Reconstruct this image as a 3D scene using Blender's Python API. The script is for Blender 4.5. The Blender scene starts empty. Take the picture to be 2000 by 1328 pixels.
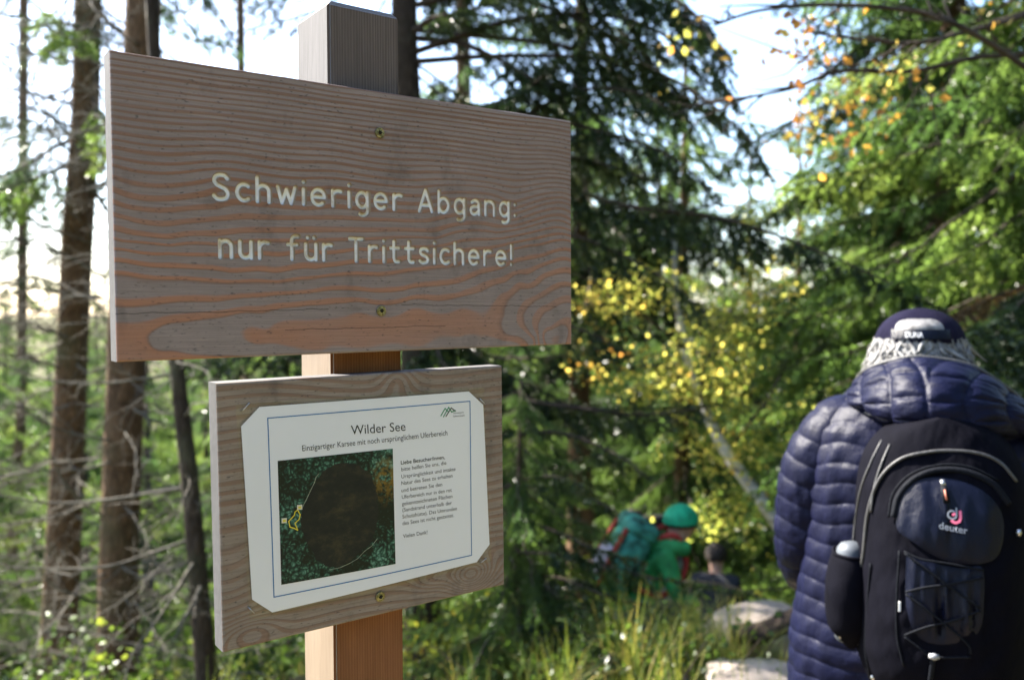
import bpy, bmesh, math, random
import numpy as np
from mathutils import Vector, Matrix, Euler
R_ = math.radians
random.seed(7); RNG = np.random.default_rng(11)
sc = bpy.context.scene
COL = sc.collection

# ------------------------------------------------------------------ camera
CH = 1.62                                   # eye height above the trail
F_PX, PITCH, ROLL = 1703.4, -0.03481, 0.00317   # focal length in pixels of a 2000 px wide frame
cam_d = bpy.data.cameras.new('camera'); cam = bpy.data.objects.new('camera', cam_d); COL.objects.link(cam)
cam_d.sensor_width = 36.0; cam_d.lens = F_PX / 2000 * 36
cam_d.clip_start = 0.05; cam_d.clip_end = 6000
cam.matrix_world = Matrix.Translation((0, 0, CH)) @ Matrix.Rotation(math.pi/2 + PITCH, 4, 'X') @ Matrix.Rotation(-ROLL, 4, 'Z')
cam_d.dof.use_dof = True; cam_d.dof.focus_distance = 0.99; cam_d.dof.aperture_fstop = 4.3
sc.camera = cam

# ------------------------------------------------------------------ sky, sun, exposure
SUN = Vector((-0.60, 0.42, 0.68)).normalized()      # direction towards the sun
w = bpy.data.worlds.new('World'); sc.world = w; w.use_nodes = True
nt = w.node_tree; nt.nodes.clear()
sky = nt.nodes.new('ShaderNodeTexSky'); sky.sky_type = 'NISHITA'; sky.sun_disc = False
sky.sun_elevation = math.asin(SUN.z); sky.sun_rotation = math.atan2(SUN.x, SUN.y)
sky.air_density = 1.0; sky.dust_density = 2.5; sky.ozone_density = 1.0; sky.altitude = 900
bg = nt.nodes.new('ShaderNodeBackground'); bg.inputs[1].default_value = 0.10
wo = nt.nodes.new('ShaderNodeOutputWorld')
nt.links.new(sky.outputs[0], bg.inputs[0]); nt.links.new(bg.outputs[0], wo.inputs[0])
sun_d = bpy.data.lights.new('sun', 'SUN'); sun_d.energy = 5.0; sun_d.angle = R_(0.53); sun_d.color = (1, 0.94, 0.84)
sun = bpy.data.objects.new('sun', sun_d); COL.objects.link(sun)
sun.rotation_euler = SUN.to_track_quat('Z', 'Y').to_euler(); sun.location = (-30, 14, 30)
vs = sc.view_settings
vs.view_transform = 'Standard'; vs.look = 'None'; vs.exposure = 2.55; vs.gamma = 1.0; vs.use_curve_mapping = False
cy = sc.cycles
cy.use_denoising = True; cy.max_bounces = 5; cy.diffuse_bounces = 3; cy.glossy_bounces = 2; cy.transmission_bounces = 4
cy.transparent_max_bounces = 6; cy.caustics_reflective = False; cy.caustics_refractive = False; cy.sample_clamp_indirect = 6
try: cy.denoiser = 'OPENIMAGEDENOISE'
except Exception: pass

# ------------------------------------------------------------------ projection helpers
def ray(px, py):
    u, v = (px-1000)/F_PX, (664-py)/F_PX
    cr, sr = math.cos(ROLL), math.sin(ROLL)
    u, v = u*cr+v*sr, -u*sr+v*cr
    cp, sp = math.cos(PITCH), math.sin(PITCH)
    return Vector((u, cp-v*sp, sp+v*cp))
def at(px, py, Y):
    """world point seen at a photograph pixel, Y metres in front of the camera"""
    d = ray(px, py); return Vector((0, 0, CH)) + d*(Y/d.y)

# ------------------------------------------------------------------ node helpers
class NT:
    def __init__(s, name):
        s.m = bpy.data.materials.new(name); s.m.use_nodes = True; s.t = s.m.node_tree; s.t.nodes.clear()
        s.out = s.t.nodes.new('ShaderNodeOutputMaterial')
    def n(s, typ, **kw):
        nd = s.t.nodes.new('ShaderNode'+typ)
        for k, v in kw.items():
            if k[0] == 'i' and k[1:].isdigit(): s.put(nd.inputs[int(k[1:])], v)
            elif k in nd.inputs.keys(): s.put(nd.inputs[k], v)
            else: setattr(nd, k, v)
        return nd
    def put(s, sock, v):
        if hasattr(v, 'is_output') : s.t.links.new(v, sock)
        elif isinstance(v, bpy.types.Node): s.t.links.new(v.outputs[0], sock)
        else:
            if isinstance(v, (tuple, list)) and len(v) == 3 and sock.type == 'RGBA': v = (*v, 1)
            sock.default_value = v
    def math(s, op, a, b=0.0, c=None):
        nd = s.t.nodes.new('ShaderNodeMath'); nd.operation = op
        s.put(nd.inputs[0], a); s.put(nd.inputs[1], b)
        if c is not None: s.put(nd.inputs[2], c)
        return nd.outputs[0]
    def noise(s, vec, scale, detail=3, rough=.55):
        nd = s.n('TexNoise', Scale=scale, Detail=detail, Roughness=rough)
        if vec is not None: s.put(nd.inputs['Vector'], vec)
        return nd.outputs[0]
    def coord(s, kind='Object'):
        return s.n('TexCoord').outputs[kind]
    def scale(s, vec, xyz):
        nd = s.t.nodes.new('ShaderNodeVectorMath'); nd.operation = 'MULTIPLY'
        s.put(nd.inputs[0], vec); nd.inputs[1].default_value = xyz; return nd.outputs[0]
    def ramp(s, fac, stops, interp='LINEAR'):
        nd = s.t.nodes.new('ShaderNodeValToRGB'); r = nd.color_ramp; r.interpolation = interp
        while len(r.elements) < len(stops): r.elements.new(0.5)
        for e, (p, c) in zip(r.elements, stops):
            e.position = p; e.color = (*c, 1) if not isinstance(c, (int, float)) else (c, c, c, 1)
        s.put(nd.inputs[0], fac); return nd.outputs[0]
    def mix(s, fac, a, b, blend='MIX'):
        nd = s.t.nodes.new('ShaderNodeMix'); nd.data_type = 'RGBA'; nd.blend_type = blend
        s.put(nd.inputs[0], fac); s.put(nd.inputs[6], a); s.put(nd.inputs[7], b); return nd.outputs[2]
    def bump(s, h, strength=.3, dist=.002):
        return s.n('Bump', Strength=strength, Distance=dist, Height=h).outputs[0]
    def pbr(s, col, rough=.7, normal=None, spec=.3, **kw):
        b = s.n('BsdfPrincipled'); s.put(b.inputs['Base Color'], col); s.put(b.inputs['Roughness'], rough)
        s.put(b.inputs['Specular IOR Level'], spec)
        if normal is not None: s.put(b.inputs['Normal'], normal)
        for k, v in kw.items(): s.put(b.inputs[k], v)
        s.t.links.new(b.outputs[0], s.out.inputs[0]); s.b = b; return s.m
def simple(name, col, rough=.6, var=.25, nscale=20, bump=.0, spec=.3, **kw):
    """one colour with soft uneven wear"""
    t = NT(name); c = t.coord()
    nz = t.noise(c, nscale, 4)
    dark = tuple(x*(1-var) for x in col); lite = tuple(min(1, x*(1+var)) for x in col)
    return t.pbr(t.ramp(nz, [(.3, dark), (.7, lite)]), rough, t.bump(nz, bump) if bump else None, spec, **kw)

# ------------------------------------------------------------------ object helpers
def link(name, mesh, mats=(), parent=None, loc=None):
    o = bpy.data.objects.new(name, mesh); COL.objects.link(o)
    if mats and not mesh.materials:
        for m in (mats if isinstance(mats, (list, tuple)) else [mats]): mesh.materials.append(m)
    if parent is not None: o.parent = parent
    if loc is not None: o.location = loc
    return o
def tag(o, label=None, cat=None, group=None, kind=None):
    for k, v in (('label', label), ('category', cat), ('group', group), ('kind', kind)):
        if v: o[k] = v
    return o
def empty(name, loc=(0, 0, 0), rz=0.0):
    o = bpy.data.objects.new(name, None); COL.objects.link(o); o.location = loc; o.rotation_euler = (0, 0, rz)
    o.empty_display_size = .1; return o
def mesh_np(name, V, F, mats=(), smooth=False):
    """V (n,3); F list of arrays (m,3)/(m,4)"""
    me = bpy.data.meshes.new(name)
    V = np.asarray(V, np.float32)
    Fs = [np.asarray(f, np.int32) for f in (F if isinstance(F, list) else [F]) if len(f)]
    nl = sum(f.size for f in Fs); nf = sum(len(f) for f in Fs)
    me.vertices.add(len(V)); me.vertices.foreach_set('co', V.ravel())
    me.loops.add(nl); me.loops.foreach_set('vertex_index', np.concatenate([f.ravel() for f in Fs]))
    st = []; k = 0
    for f in Fs:
        st.append(np.arange(len(f))*f.shape[1]+k); k += f.size
    me.polygons.add(nf); me.polygons.foreach_set('loop_start', np.concatenate(st).astype(np.int32))
    for m in (mats if isinstance(mats, (list, tuple)) else [mats]): me.materials.append(m)
    if smooth: me.polygons.foreach_set('use_smooth', np.ones(nf, bool))
    me.update(calc_edges=True); return me
def attr(me, name, vals):
    a = me.attributes.new(name, 'FLOAT', 'POINT'); a.data.foreach_set('value', np.asarray(vals, np.float32))
def mat_index(me, idx): me.polygons.foreach_set('material_index', np.asarray(idx, np.int32))
def grid_faces(nu, nv, wrap_u=False):
    """quads of a vertex grid stored row by row (index j*nu+i)"""
    i = np.arange(nu if wrap_u else nu-1); j = np.arange(nv-1)
    I, J = np.meshgrid(i, j); I2 = (I+1) % nu
    return np.stack([J*nu+I, J*nu+I2, (J+1)*nu+I2, (J+1)*nu+I], -1).reshape(-1, 4)
def box_mesh(name, sx, sy, sz, mats, bevel=0.0, centre=(0, 0, 0), seg=2):
    bm = bmesh.new(); bmesh.ops.create_cube(bm, size=1)
    for v in bm.verts: v.co = Vector((v.co.x*sx+centre[0], v.co.y*sy+centre[1], v.co.z*sz+centre[2]))
    if bevel: bmesh.ops.bevel(bm, geom=bm.edges[:], offset=bevel, segments=seg, affect='EDGES', profile=.6)
    me = bpy.data.meshes.new(name); bm.to_mesh(me); bm.free()
    for m in (mats if isinstance(mats, (list, tuple)) else [mats]): me.materials.append(m)
    return me
def tube_arrays(pts, rad, n=8, cap=True):
    """swept tube: returns V, quads, tris"""
    P = np.asarray(pts, float); m = len(P); rad = np.broadcast_to(np.asarray(rad, float), (m,))
    T = np.gradient(P, axis=0); T /= np.linalg.norm(T, axis=1, keepdims=True)+1e-12
    ref = np.array([0, 0, 1.]) if abs(T[0, 2]) < .9 else np.array([1., 0, 0])
    N = np.zeros_like(P); a = np.cross(ref, T[0]); a /= np.linalg.norm(a)
    for i in range(m):
        a = a - T[i]*a.dot(T[i]); a /= np.linalg.norm(a)+1e-12; N[i] = a
    Bn = np.cross(T, N); th = np.arange(n)*2*np.pi/n
    V = (P[:, None] + rad[:, None, None]*(np.cos(th)[None, :, None]*N[:, None]+np.sin(th)[None, :, None]*Bn[:, None])).reshape(-1, 3)
    Q = grid_faces(n, m, True); Tr = np.zeros((0, 3), int)
    if cap:
        V = np.vstack([V, P[:1], P[-1:]]); c0, c1 = len(V)-2, len(V)-1
        k = np.arange(n); k2 = (k+1) % n
        Tr = np.vstack([np.stack([k2, k, np.full(n, c0)], 1), np.stack([(m-1)*n+k, (m-1)*n+k2, np.full(n, c1)], 1)])
    return V, Q, Tr
class Acc:
    """collects pieces of ONE thing or part into one mesh"""
    def __init__(s): s.V, s.Q, s.T, s.qm, s.tm, s.n = [], [], [], [], [], 0
    def add(s, V, Q=None, T=None, m=0):
        V = np.asarray(V, float).reshape(-1, 3); s.V.append(V)
        if Q is not None and len(Q): s.Q.append(np.asarray(Q)+s.n); s.qm.append(np.full(len(Q), m))
        if T is not None and len(T): s.T.append(np.asarray(T)+s.n); s.tm.append(np.full(len(T), m))
        s.n += len(V)
    def tube(s, pts, rad, n=8, m=0, cap=True): s.add(*tube_arrays(pts, rad, n, cap), m=m)
    def mesh(s, name, mats, smooth=True):
        V = np.vstack(s.V); F = []; mi = []
        if s.Q: F.append(np.vstack(s.Q)); mi.append(np.concatenate(s.qm))
        if s.T: F.append(np.vstack(s.T)); mi.append(np.concatenate(s.tm))
        me = mesh_np(name, V, F, mats, smooth); mat_index(me, np.concatenate(mi)); return me
def catmull(P, k=8):
    P = np.asarray(P, float); Q = np.vstack([2*P[0]-P[1], P, 2*P[-1]-P[-2]]); out = []
    for i in range(1, len(Q)-2):
        t = np.linspace(0, 1, k, endpoint=False)[:, None]
        a, b, c, d = Q[i-1], Q[i], Q[i+1], Q[i+2]
        out.append(.5*((2*b)+(-a+c)*t+(2*a-5*b+4*c-d)*t**2+(-a+3*b-3*c+d)*t**3))
    out.append(P[-1:]); return np.vstack(out)
def vnoise(x, y, seed=0, oct=3):
    """cheap smooth noise in about -1..1 from summed sines"""
    r = np.random.default_rng(seed); s = 0; a = 1.0
    for o in range(oct):
        for _ in range(4):
            k = r.normal(size=2)*(2**o); p = r.uniform(0, 6.28); s = s+a*np.sin(k[0]*x+k[1]*y+p)
        a *= .5
    return s/3.5
def text_mesh(name, body, mat, size=1.0, width=None, bold=0.0, align='LEFT', extrude=0.0, line=1.0, shear=0.0, space=1.0):
    """printed lettering: flat mesh in the local x (right) / z (up) plane, facing -y"""
    cu = bpy.data.curves.new(name, 'FONT'); cu.body = body; cu.size = size; cu.align_x = align; cu.offset = bold
    cu.resolution_u = 3; cu.space_line = line; cu.fill_mode = 'FRONT'; cu.extrude = extrude; cu.shear = shear; cu.space_character = space
    o = bpy.data.objects.new(name, cu); COL.objects.link(o)
    dg = bpy.context.evaluated_depsgraph_get(); dg.update()
    me = bpy.data.meshes.new_from_object(o.evaluated_get(dg)); me.name = name
    bpy.data.objects.remove(o); bpy.data.curves.remove(cu)
    co = np.empty(len(me.vertices)*3, np.float32); me.vertices.foreach_get('co', co); co = co.reshape(-1, 3)
    if width:
        x0, x1 = co[:, 0].min(), co[:, 0].max()
        co[:, 0] = (co[:, 0]-(x0 if align == 'LEFT' else (x0+x1)/2))*width/(x1-x0)
    out = np.stack([co[:, 0], -co[:, 2], co[:, 1]], 1)
    me.vertices.foreach_set('co', out.astype(np.float32).ravel()); me.materials.clear(); me.materials.append(mat); me.update()
    return me
# ================================================================== SIGNPOST
YAW = 0.62467
SIGN_O = Vector((-0.16832, 1.01535, 0))
S_R = Vector((math.cos(YAW), math.sin(YAW), 0)); S_B = Vector((-math.sin(YAW), math.cos(YAW), 0))
def px_uv(px, py, t=0.027):
    """photograph pixel -> (u, v) on the plane of the boards, v measured from camera height"""
    d = ray(px, py); n = S_B
    k = (n.dot(SIGN_O) - t) / n.dot(d)
    P = d*k - SIGN_O
    return np.array([P.dot(S_R), P.z])
def tps(pts, vals, smooth=1e-5):
    P = np.asarray(pts, float)*4; n = len(P)
    def K(A, B_):
        r2 = ((A[:, None]-B_[None])**2).sum(-1); return .5*r2*np.log(r2+1e-12)
    A = np.zeros((n+3, n+3)); A[:n, :n] = K(P, P)+smooth*np.eye(n); A[:n, n] = 1; A[:n, n+1:] = P; A[n, :n] = 1; A[n+1:, :n] = P.T
    c = np.linalg.solve(A, np.concatenate([vals, np.zeros(3)]))
    def f(Q):
        Q = np.asarray(Q, float)*4; out = np.empty(len(Q))
        for i in range(0, len(Q), 20000):
            q = Q[i:i+20000]; out[i:i+20000] = K(q, P)@c[:n]+c[n]+q@c[n+1:]
        return out
    return f

# ---- stroke lettering (unit = cap height)
def arc(cx, cy, rx, ry, a0, a1, n=18):
    a = np.radians(np.linspace(a0, a1, n)); return np.stack([cx+rx*np.cos(a), cy+ry*np.sin(a)], 1)
def ln(*p): return np.array(p, float)
S_PTS = [(.50, .79), (.42, .88), (.29, .9), (.15, .85), (.1, .71), (.17, .58), (.3, .51), (.44, .43), (.51, .29), (.46, .15), (.32, .1), (.18, .11), (.08, .2)]
ARCH = np.vstack([arc(.29, .44, .19, .2, 180, 0), ln((.48, .44), (.48, .1))])
GLYPH = {
 'S': [catmull(S_PTS, 5)],
 's': [catmull([(x*.8, .1+(y-.1)*.675) for x, y in S_PTS], 5)],
 'c': [arc(.32, .37, .22, .27, 52, 308)],
 'h': [ln((.1, .1), (.1, .9)), ARCH],
 'n': [ln((.1, .1), (.1, .64)), ARCH],
 'w': [ln((.08, .64), (.22, .1), (.37, .56), (.52, .1), (.66, .64))],
 'i': [ln((.1, .1), (.1, .62)), ln((.1, .87), (.101, .87))],
 'e': [np.vstack([ln((.12, .38), (.54, .38)), arc(.32, .37, .22, .27, 5, 310)])],
 'r': [ln((.1, .1), (.1, .64)), arc(.31, .42, .21, .22, 180, 65)],
 'g': [arc(.3, .37, .2, .27, 0, 360), np.vstack([ln((.5, .64), (.5, .0)), arc(.32, -.01, .18, .17, 0, -125)])],
 'b': [ln((.1, .1), (.1, .9)), arc(.3, .37, .2, .27, 0, 360)],
 'A': [ln((.06, .1), (.32, .9), (.58, .1)), ln((.15, .33), (.49, .33))],
 'a': [catmull([(.14, .57), (.27, .64), (.4, .6), (.45, .47), (.46, .1)], 6), catmull([(.45, .4), (.26, .4), (.12, .33), (.11, .19), (.22, .1), (.36, .14), (.45, .25)], 6)],
 'u': [np.vstack([ln((.1, .64), (.1, .3)), arc(.29, .3, .19, .2, 180, 360)]), ln((.48, .64), (.48, .1))],
 'f': [catmull([(.44, .89), (.32, .89), (.23, .8), (.22, .66), (.22, .1)], 6), ln((.08, .6), (.4, .6))],
 'T': [ln((.07, .9), (.57, .9)), ln((.32, .9), (.32, .1))],
 't': [catmull([(.2, .86), (.2, .5), (.2, .24), (.27, .12), (.4, .11)], 6), ln((.06, .62), (.4, .62))],
 ':': [ln((.1, .14), (.101, .14)), ln((.1, .58), (.101, .58))],
 '!': [ln((.1, .9), (.1, .38)), ln((.1, .13), (.101, .13))]}
GLYPH['\u00fc'] = GLYPH['u']+[ln((.17, .87), (.171, .87)), ln((.41, .87), (.411, .87))]
def layout(text, u0, v0, u1, v1, cap, gap=.2, wordgap=.42):
    """strokes of a line of text between two baseline points"""
    x = 0; st = []
    for ch in text:
        if ch == ' ': x += wordgap; continue
        g = GLYPH[ch]; mn = min(s[:, 0].min() for s in g); mx = max(s[:, 0].max() for s in g)
        for s in g: st.append(s+np.array([x-mn, 0]))
        x += mx-mn+gap+.09
    tot = x-gap-.09; L = math.hypot(u1-u0, v1-v0); k = L/tot; out = []
    for s in st:
        f = s[:, 0]/tot
        out.append(np.stack([u0+(u1-u0)*f, v0+(v1-v0)*f+s[:, 1]*cap-.1*cap], 1))
    return out
def seg_dist(Q, strokes):
    d = np.full(len(Q), 1e9)
    for s in strokes:
        lo, hi = s.min(0)-.008, s.max(0)+.008
        m = np.where(((Q > lo) & (Q < hi)).all(1))[0]
        if not len(m): continue
        q = Q[m]; best = np.full(len(q), 1e9)
        for a, b in zip(s[:-1], s[1:]):
            ab = b-a; t = np.clip(((q-a)@ab)/(ab@ab+1e-15), 0, 1)
            best = np.minimum(best, np.hypot(*(q-a-t[:, None]*ab).T))
        d[m] = np.minimum(d[m], best)
    return d

# ---- materials
def wood_front(name, grey, orange, amt=1.0, streak=1.0, cracks=(), hi=None, irregular=True):
    t = NT(name); c = t.coord(); ring = t.n('Attribute', attribute_name='ring').outputs['Fac']
    wob = t.math('MULTIPLY', t.math('SUBTRACT', t.noise(t.scale(c, (14, 14, 60)), 1, 4, .6), .5), .20)
    cmb = t.n('CombineXYZ', i0=t.math('MULTIPLY', ring, .8)); irr = t.math('MULTIPLY', t.math('SUBTRACT', t.noise(cmb.outputs[0], 1, 2, .6), .5), .9)
    r2 = t.math('ADD', t.math('ADD', ring, wob), irr if irregular else 0.0)
    ph = t.math('FRACT', t.math('ADD', r2, .5))
    band = t.ramp(ph, [(.25, 0), (.34, .85), (.5, 1), (.62, .95), (.72, 0)])
    # how strongly a ring kept its colour differs from ring to ring and along the board
    fl = t.noise(t.scale(c, (3, 3, 9)), 1, 3); fl = t.ramp(fl, [(.3, .55), (.65, 1)])
    band = t.math('MULTIPLY', t.math('MULTIPLY', band, fl), amt)
    fine = t.noise(t.scale(c, (16, 16, 900)), 1, 3, .7)
    g1 = tuple(x*.74 for x in grey); g2 = tuple(x*1.22 for x in grey)
    gcol = t.ramp(fine, [(.25, g1), (.75, g2)])
    big = t.noise(c, 11, 5, .65); gcol = t.mix(t.ramp(big, [(.4, 0.0), (.7, .45)]), gcol, tuple(x*.62 for x in grey))
    o1 = tuple(x*.8 for x in orange); ocol = t.ramp(fine, [(.2, o1), (.8, tuple(x*1.12 for x in orange))])
    if hi:      # the rain-washed upper half has lost its red
        zz = t.n('SeparateXYZ', i0=c).outputs[2]; kk = t.n('MapRange', i0=zz, i1=hi[0], i2=hi[1]).outputs[0]
        kk = t.math('MULTIPLY', kk, t.ramp(t.noise(t.scale(c, (5, 5, 9)), 1, 3), [(.3, .75), (.6, 1)]))
        ocol = t.mix(kk, ocol, t.ramp(fine, [(.2, (.14, .082, .060)), (.8, (.205, .125, .092))]))
    col = t.mix(band, gcol, ocol)
    edge = t.ramp(ph, [(.58, 0), (.69, .5), (.77, 0)]); col = t.mix(edge, col, tuple(x*.5 for x in orange))
    # mildew specks and dark smudges
    sp = t.noise(t.scale(c, (160, 160, 420)), 1, 2, .6); col = t.mix(t.ramp(sp, [(.63, 0), (.74, .65)]), col, (.045, .043, .045))
    sm = t.noise(t.scale(c, (22, 22, 14)), 1, 5, .65); col = t.mix(t.ramp(sm, [(.56, 0), (.78, .6)]), col, (.06, .056, .056))
    if cracks:
        sep = t.n('SeparateXYZ', i0=c); x, z = sep.outputs[0], sep.outputs[2]
        wv = t.math('MULTIPLY', t.math('SUBTRACT', t.noise(t.scale(c, (30, 0, 0)), 1, 3), .5), .006)
        for (x0, z0, x1, z1, wd) in cracks:
            zl = t.math('ADD', t.math('MULTIPLY_ADD', x, (z1-z0)/(x1-x0), z0-x0*(z1-z0)/(x1-x0)), wv)
            d = t.math('ABSOLUTE', t.math('SUBTRACT', z, zl))
            a = t.math('MULTIPLY', t.math('LESS_THAN', d, wd), t.math('MULTIPLY', t.math('GREATER_THAN', x, x0), t.math('LESS_THAN', x, x1)))
            col = t.mix(t.math('MULTIPLY', a, .6), col, (.015, .013, .012))
    h = t.math('ADD', t.math('MULTIPLY', fine, .6), t.math('MULTIPLY', band, .5))
    return t.pbr(col, .82, t.bump(h, .35, .0012), .2)
def wood_plain(name, c1, c2, axis=(30, 30, 4), rough=.8, bump=.3, lines=60, dirn='X', grey=None, zsplit=None):
    """straight-grained timber, lines along the long axis"""
    t = NT(name); c = t.coord()
    wv = t.n('TexWave', wave_type='BANDS', bands_direction=dirn, Scale=lines, Distortion=5.0, Detail=3); wv.inputs['Detail Scale'].default_value = .6
    t.put(wv.inputs['Vector'], t.scale(c, axis))
    fine = t.noise(t.scale(c, tuple(a*9 for a in axis)), 1, 5, .7); big0 = t.noise(t.scale(c, tuple(a*.9 for a in axis)), 1, 3, .6)
    f = t.math('ADD', t.math('MULTIPLY', wv.outputs['Fac'], t.math('MULTIPLY', big0, .55)), t.math('MULTIPLY', fine, .7))
    col = t.ramp(f, [(.2, c1), (.85, c2)])
    big = t.noise(t.scale(c, (14, 14, 5)), 1, 4); col = t.mix(t.ramp(big, [(.35, 0), (.7, .5)]), col, tuple(x*.6 for x in c1))
    if zsplit:
        z = t.n('SeparateXYZ', i0=c).outputs[2]
        z = t.math('ADD', z, t.math('MULTIPLY', t.math('SUBTRACT', t.noise(t.scale(c, (60, 60, 8)), 1, 3), .5), .05))
        k = t.n('MapRange', i0=z, i1=zsplit[0], i2=zsplit[1]).outputs[0]
        g = t.ramp(f, [(.2, tuple(x*.55 for x in grey)), (.85, tuple(x*1.2 for x in grey))]); col = t.mix(k, col, g)
    return t.pbr(col, rough, t.bump(f, bump, .0015), .2)
M_BOARD = wood_front('weathered_larch', (.262, .212, .205), (.35, .168, .105), hi=(CH+.05, CH+.19), cracks=[(-.285, CH-.003, -.06, CH+.001, .0005), (-.11, CH-.021, .09, CH-.019, .0004), (.03, CH+.006, .26, CH+.004, .0004)])
M_BOARD2 = wood_front('weathered_spruce', (.26, .21, .175), (.20, .11, .07), amt=.7)
M_END = wood_plain('board_end_grain', (.085, .082, .083), (.15, .145, .147), (9, 40, 9), dirn='Y', lines=9)
M_BOT = wood_plain('board_underside', (.22, .085, .035), (.36, .15, .06), (4, 40, 40), dirn='Y', lines=9)
M_POST = wood_plain('post_timber', (.17, .068, .029), (.30, .137, .064), (42, 42, 1.6), lines=2.2, grey=(.14, .112, .105), zsplit=(CH-.02, CH+.12))
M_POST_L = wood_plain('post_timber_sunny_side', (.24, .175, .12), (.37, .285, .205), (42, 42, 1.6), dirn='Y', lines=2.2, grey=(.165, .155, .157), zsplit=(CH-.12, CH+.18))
def _letter_mat():
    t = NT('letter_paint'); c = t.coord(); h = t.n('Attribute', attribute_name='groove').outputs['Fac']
    nz = t.noise(t.scale(c, (90, 90, 90)), 1, 4)
    col = t.ramp(nz, [(.3, (.70, .71, .74)), (.6, (.84, .87, .93))])
    dirt = t.noise(t.scale(c, (55, 55, 40)), 1, 4, .7)
    col = t.mix(t.ramp(dirt, [(.54, 0), (.7, .7)]), col, (.42, .31, .15))
    edge = t.ramp(h, [(.12, .92), (.46, 0)]); col = t.mix(edge, col, (.23, .155, .085))  # brown towards the groove rim: shade inside the cut, put into the colour
    return t.pbr(col, .55, t.bump(nz, .25, .001), .3)
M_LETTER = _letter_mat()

SIGN = empty('wooden_signpost', SIGN_O, YAW)
tag(SIGN, 'weathered timber signpost carrying a carved warning board above a laminated lake notice', 'signpost')

def board(name, W, H, T, gx, gz, depth, ring, mats, c, g, parent, groove=None, cut=None, cut_names=None):
    """slab with a modelled front: grid in local x/z, front at y=-T, back at y=0; mats front,end,top,bottom"""
    nx, nz = len(gx), len(gz); X, Z = np.meshgrid(gx, gz)
    Q = np.stack([X.ravel(), Z.ravel()], 1)
    dp = depth(Q); rg = ring(Q); gv = groove if groove is not None else np.zeros(len(Q))
    eb = np.minimum(np.minimum(Q[:, 0]+W/2, W/2-Q[:, 0]), np.minimum(Q[:, 1]+H/2, H/2-Q[:, 1]))
    rb = .0024; dp = dp+(rb-np.sqrt(np.clip(rb**2-np.clip(rb-eb, 0, None)**2, 0, None))) + vnoise(Q[:, 0]*9, Q[:, 1]*14, 5)*.0004
    ca, sa = math.cos(g), math.sin(g)
    u = c[0]+Q[:, 0]*ca-Q[:, 1]*sa; v = CH+c[1]+Q[:, 0]*sa+Q[:, 1]*ca
    front = np.stack([u, -T+dp, v], 1)
    F = grid_faces(nx, nz)
    per = np.concatenate([np.arange(nx), nx*np.arange(1, nz)+nx-1, (nz-1)*nx+np.arange(nx-2, -1, -1), nx*np.arange(nz-2, 0, -1)])
    back = front[per].copy(); back[:, 1] = 0
    n0 = len(front); k = np.arange(len(per)); k2 = (k+1) % len(per)
    S = np.stack([per[k], n0+k, n0+k2, per[k2]], 1)
    # side material by which edge of the slab it lies on
    mid = (Q[per[k]]+Q[per[k2]])/2
    sm = np.where(mid[:, 1] > H/2-1e-5, 2, np.where(mid[:, 1] < -H/2+1e-5, 3, 1))
    bc = n0+len(per); V = np.vstack([front, back, [[c[0], 0, CH+c[1]]]])
    BK = np.stack([n0+k2, n0+k, np.full(len(k), bc)], 1)
    rall = np.concatenate([rg, rg[per], [0]]); gall = np.concatenate([gv, gv[per], [0]])
    keep = np.ones(len(F), bool); lots = []
    if cut is not None:
        fm = gv[F].max(1) > 0.0; lid = cut(Q[F].mean(1)); keep = ~fm
        for li, nm in enumerate(cut_names): lots.append((nm, F[fm & (lid == li)]))
    me = mesh_np(name, V, [np.vstack([F[keep], S]), BK], mats, False); attr(me, 'ring', rall)
    sm_front = np.ones(len(F[keep]), bool)
    me.polygons.foreach_set('use_smooth', np.concatenate([sm_front, np.zeros(len(S)+len(BK), bool)]))
    mat_index(me, np.concatenate([np.zeros(keep.sum(), int), sm, np.full(len(BK), 1)]))
    o = link(name, me, (), parent)
    for nm, FF in lots:
        ids, inv = np.unique(FF, return_inverse=True)
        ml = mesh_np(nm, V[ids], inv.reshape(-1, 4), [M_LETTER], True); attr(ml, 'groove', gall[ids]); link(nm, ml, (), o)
    return o

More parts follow.
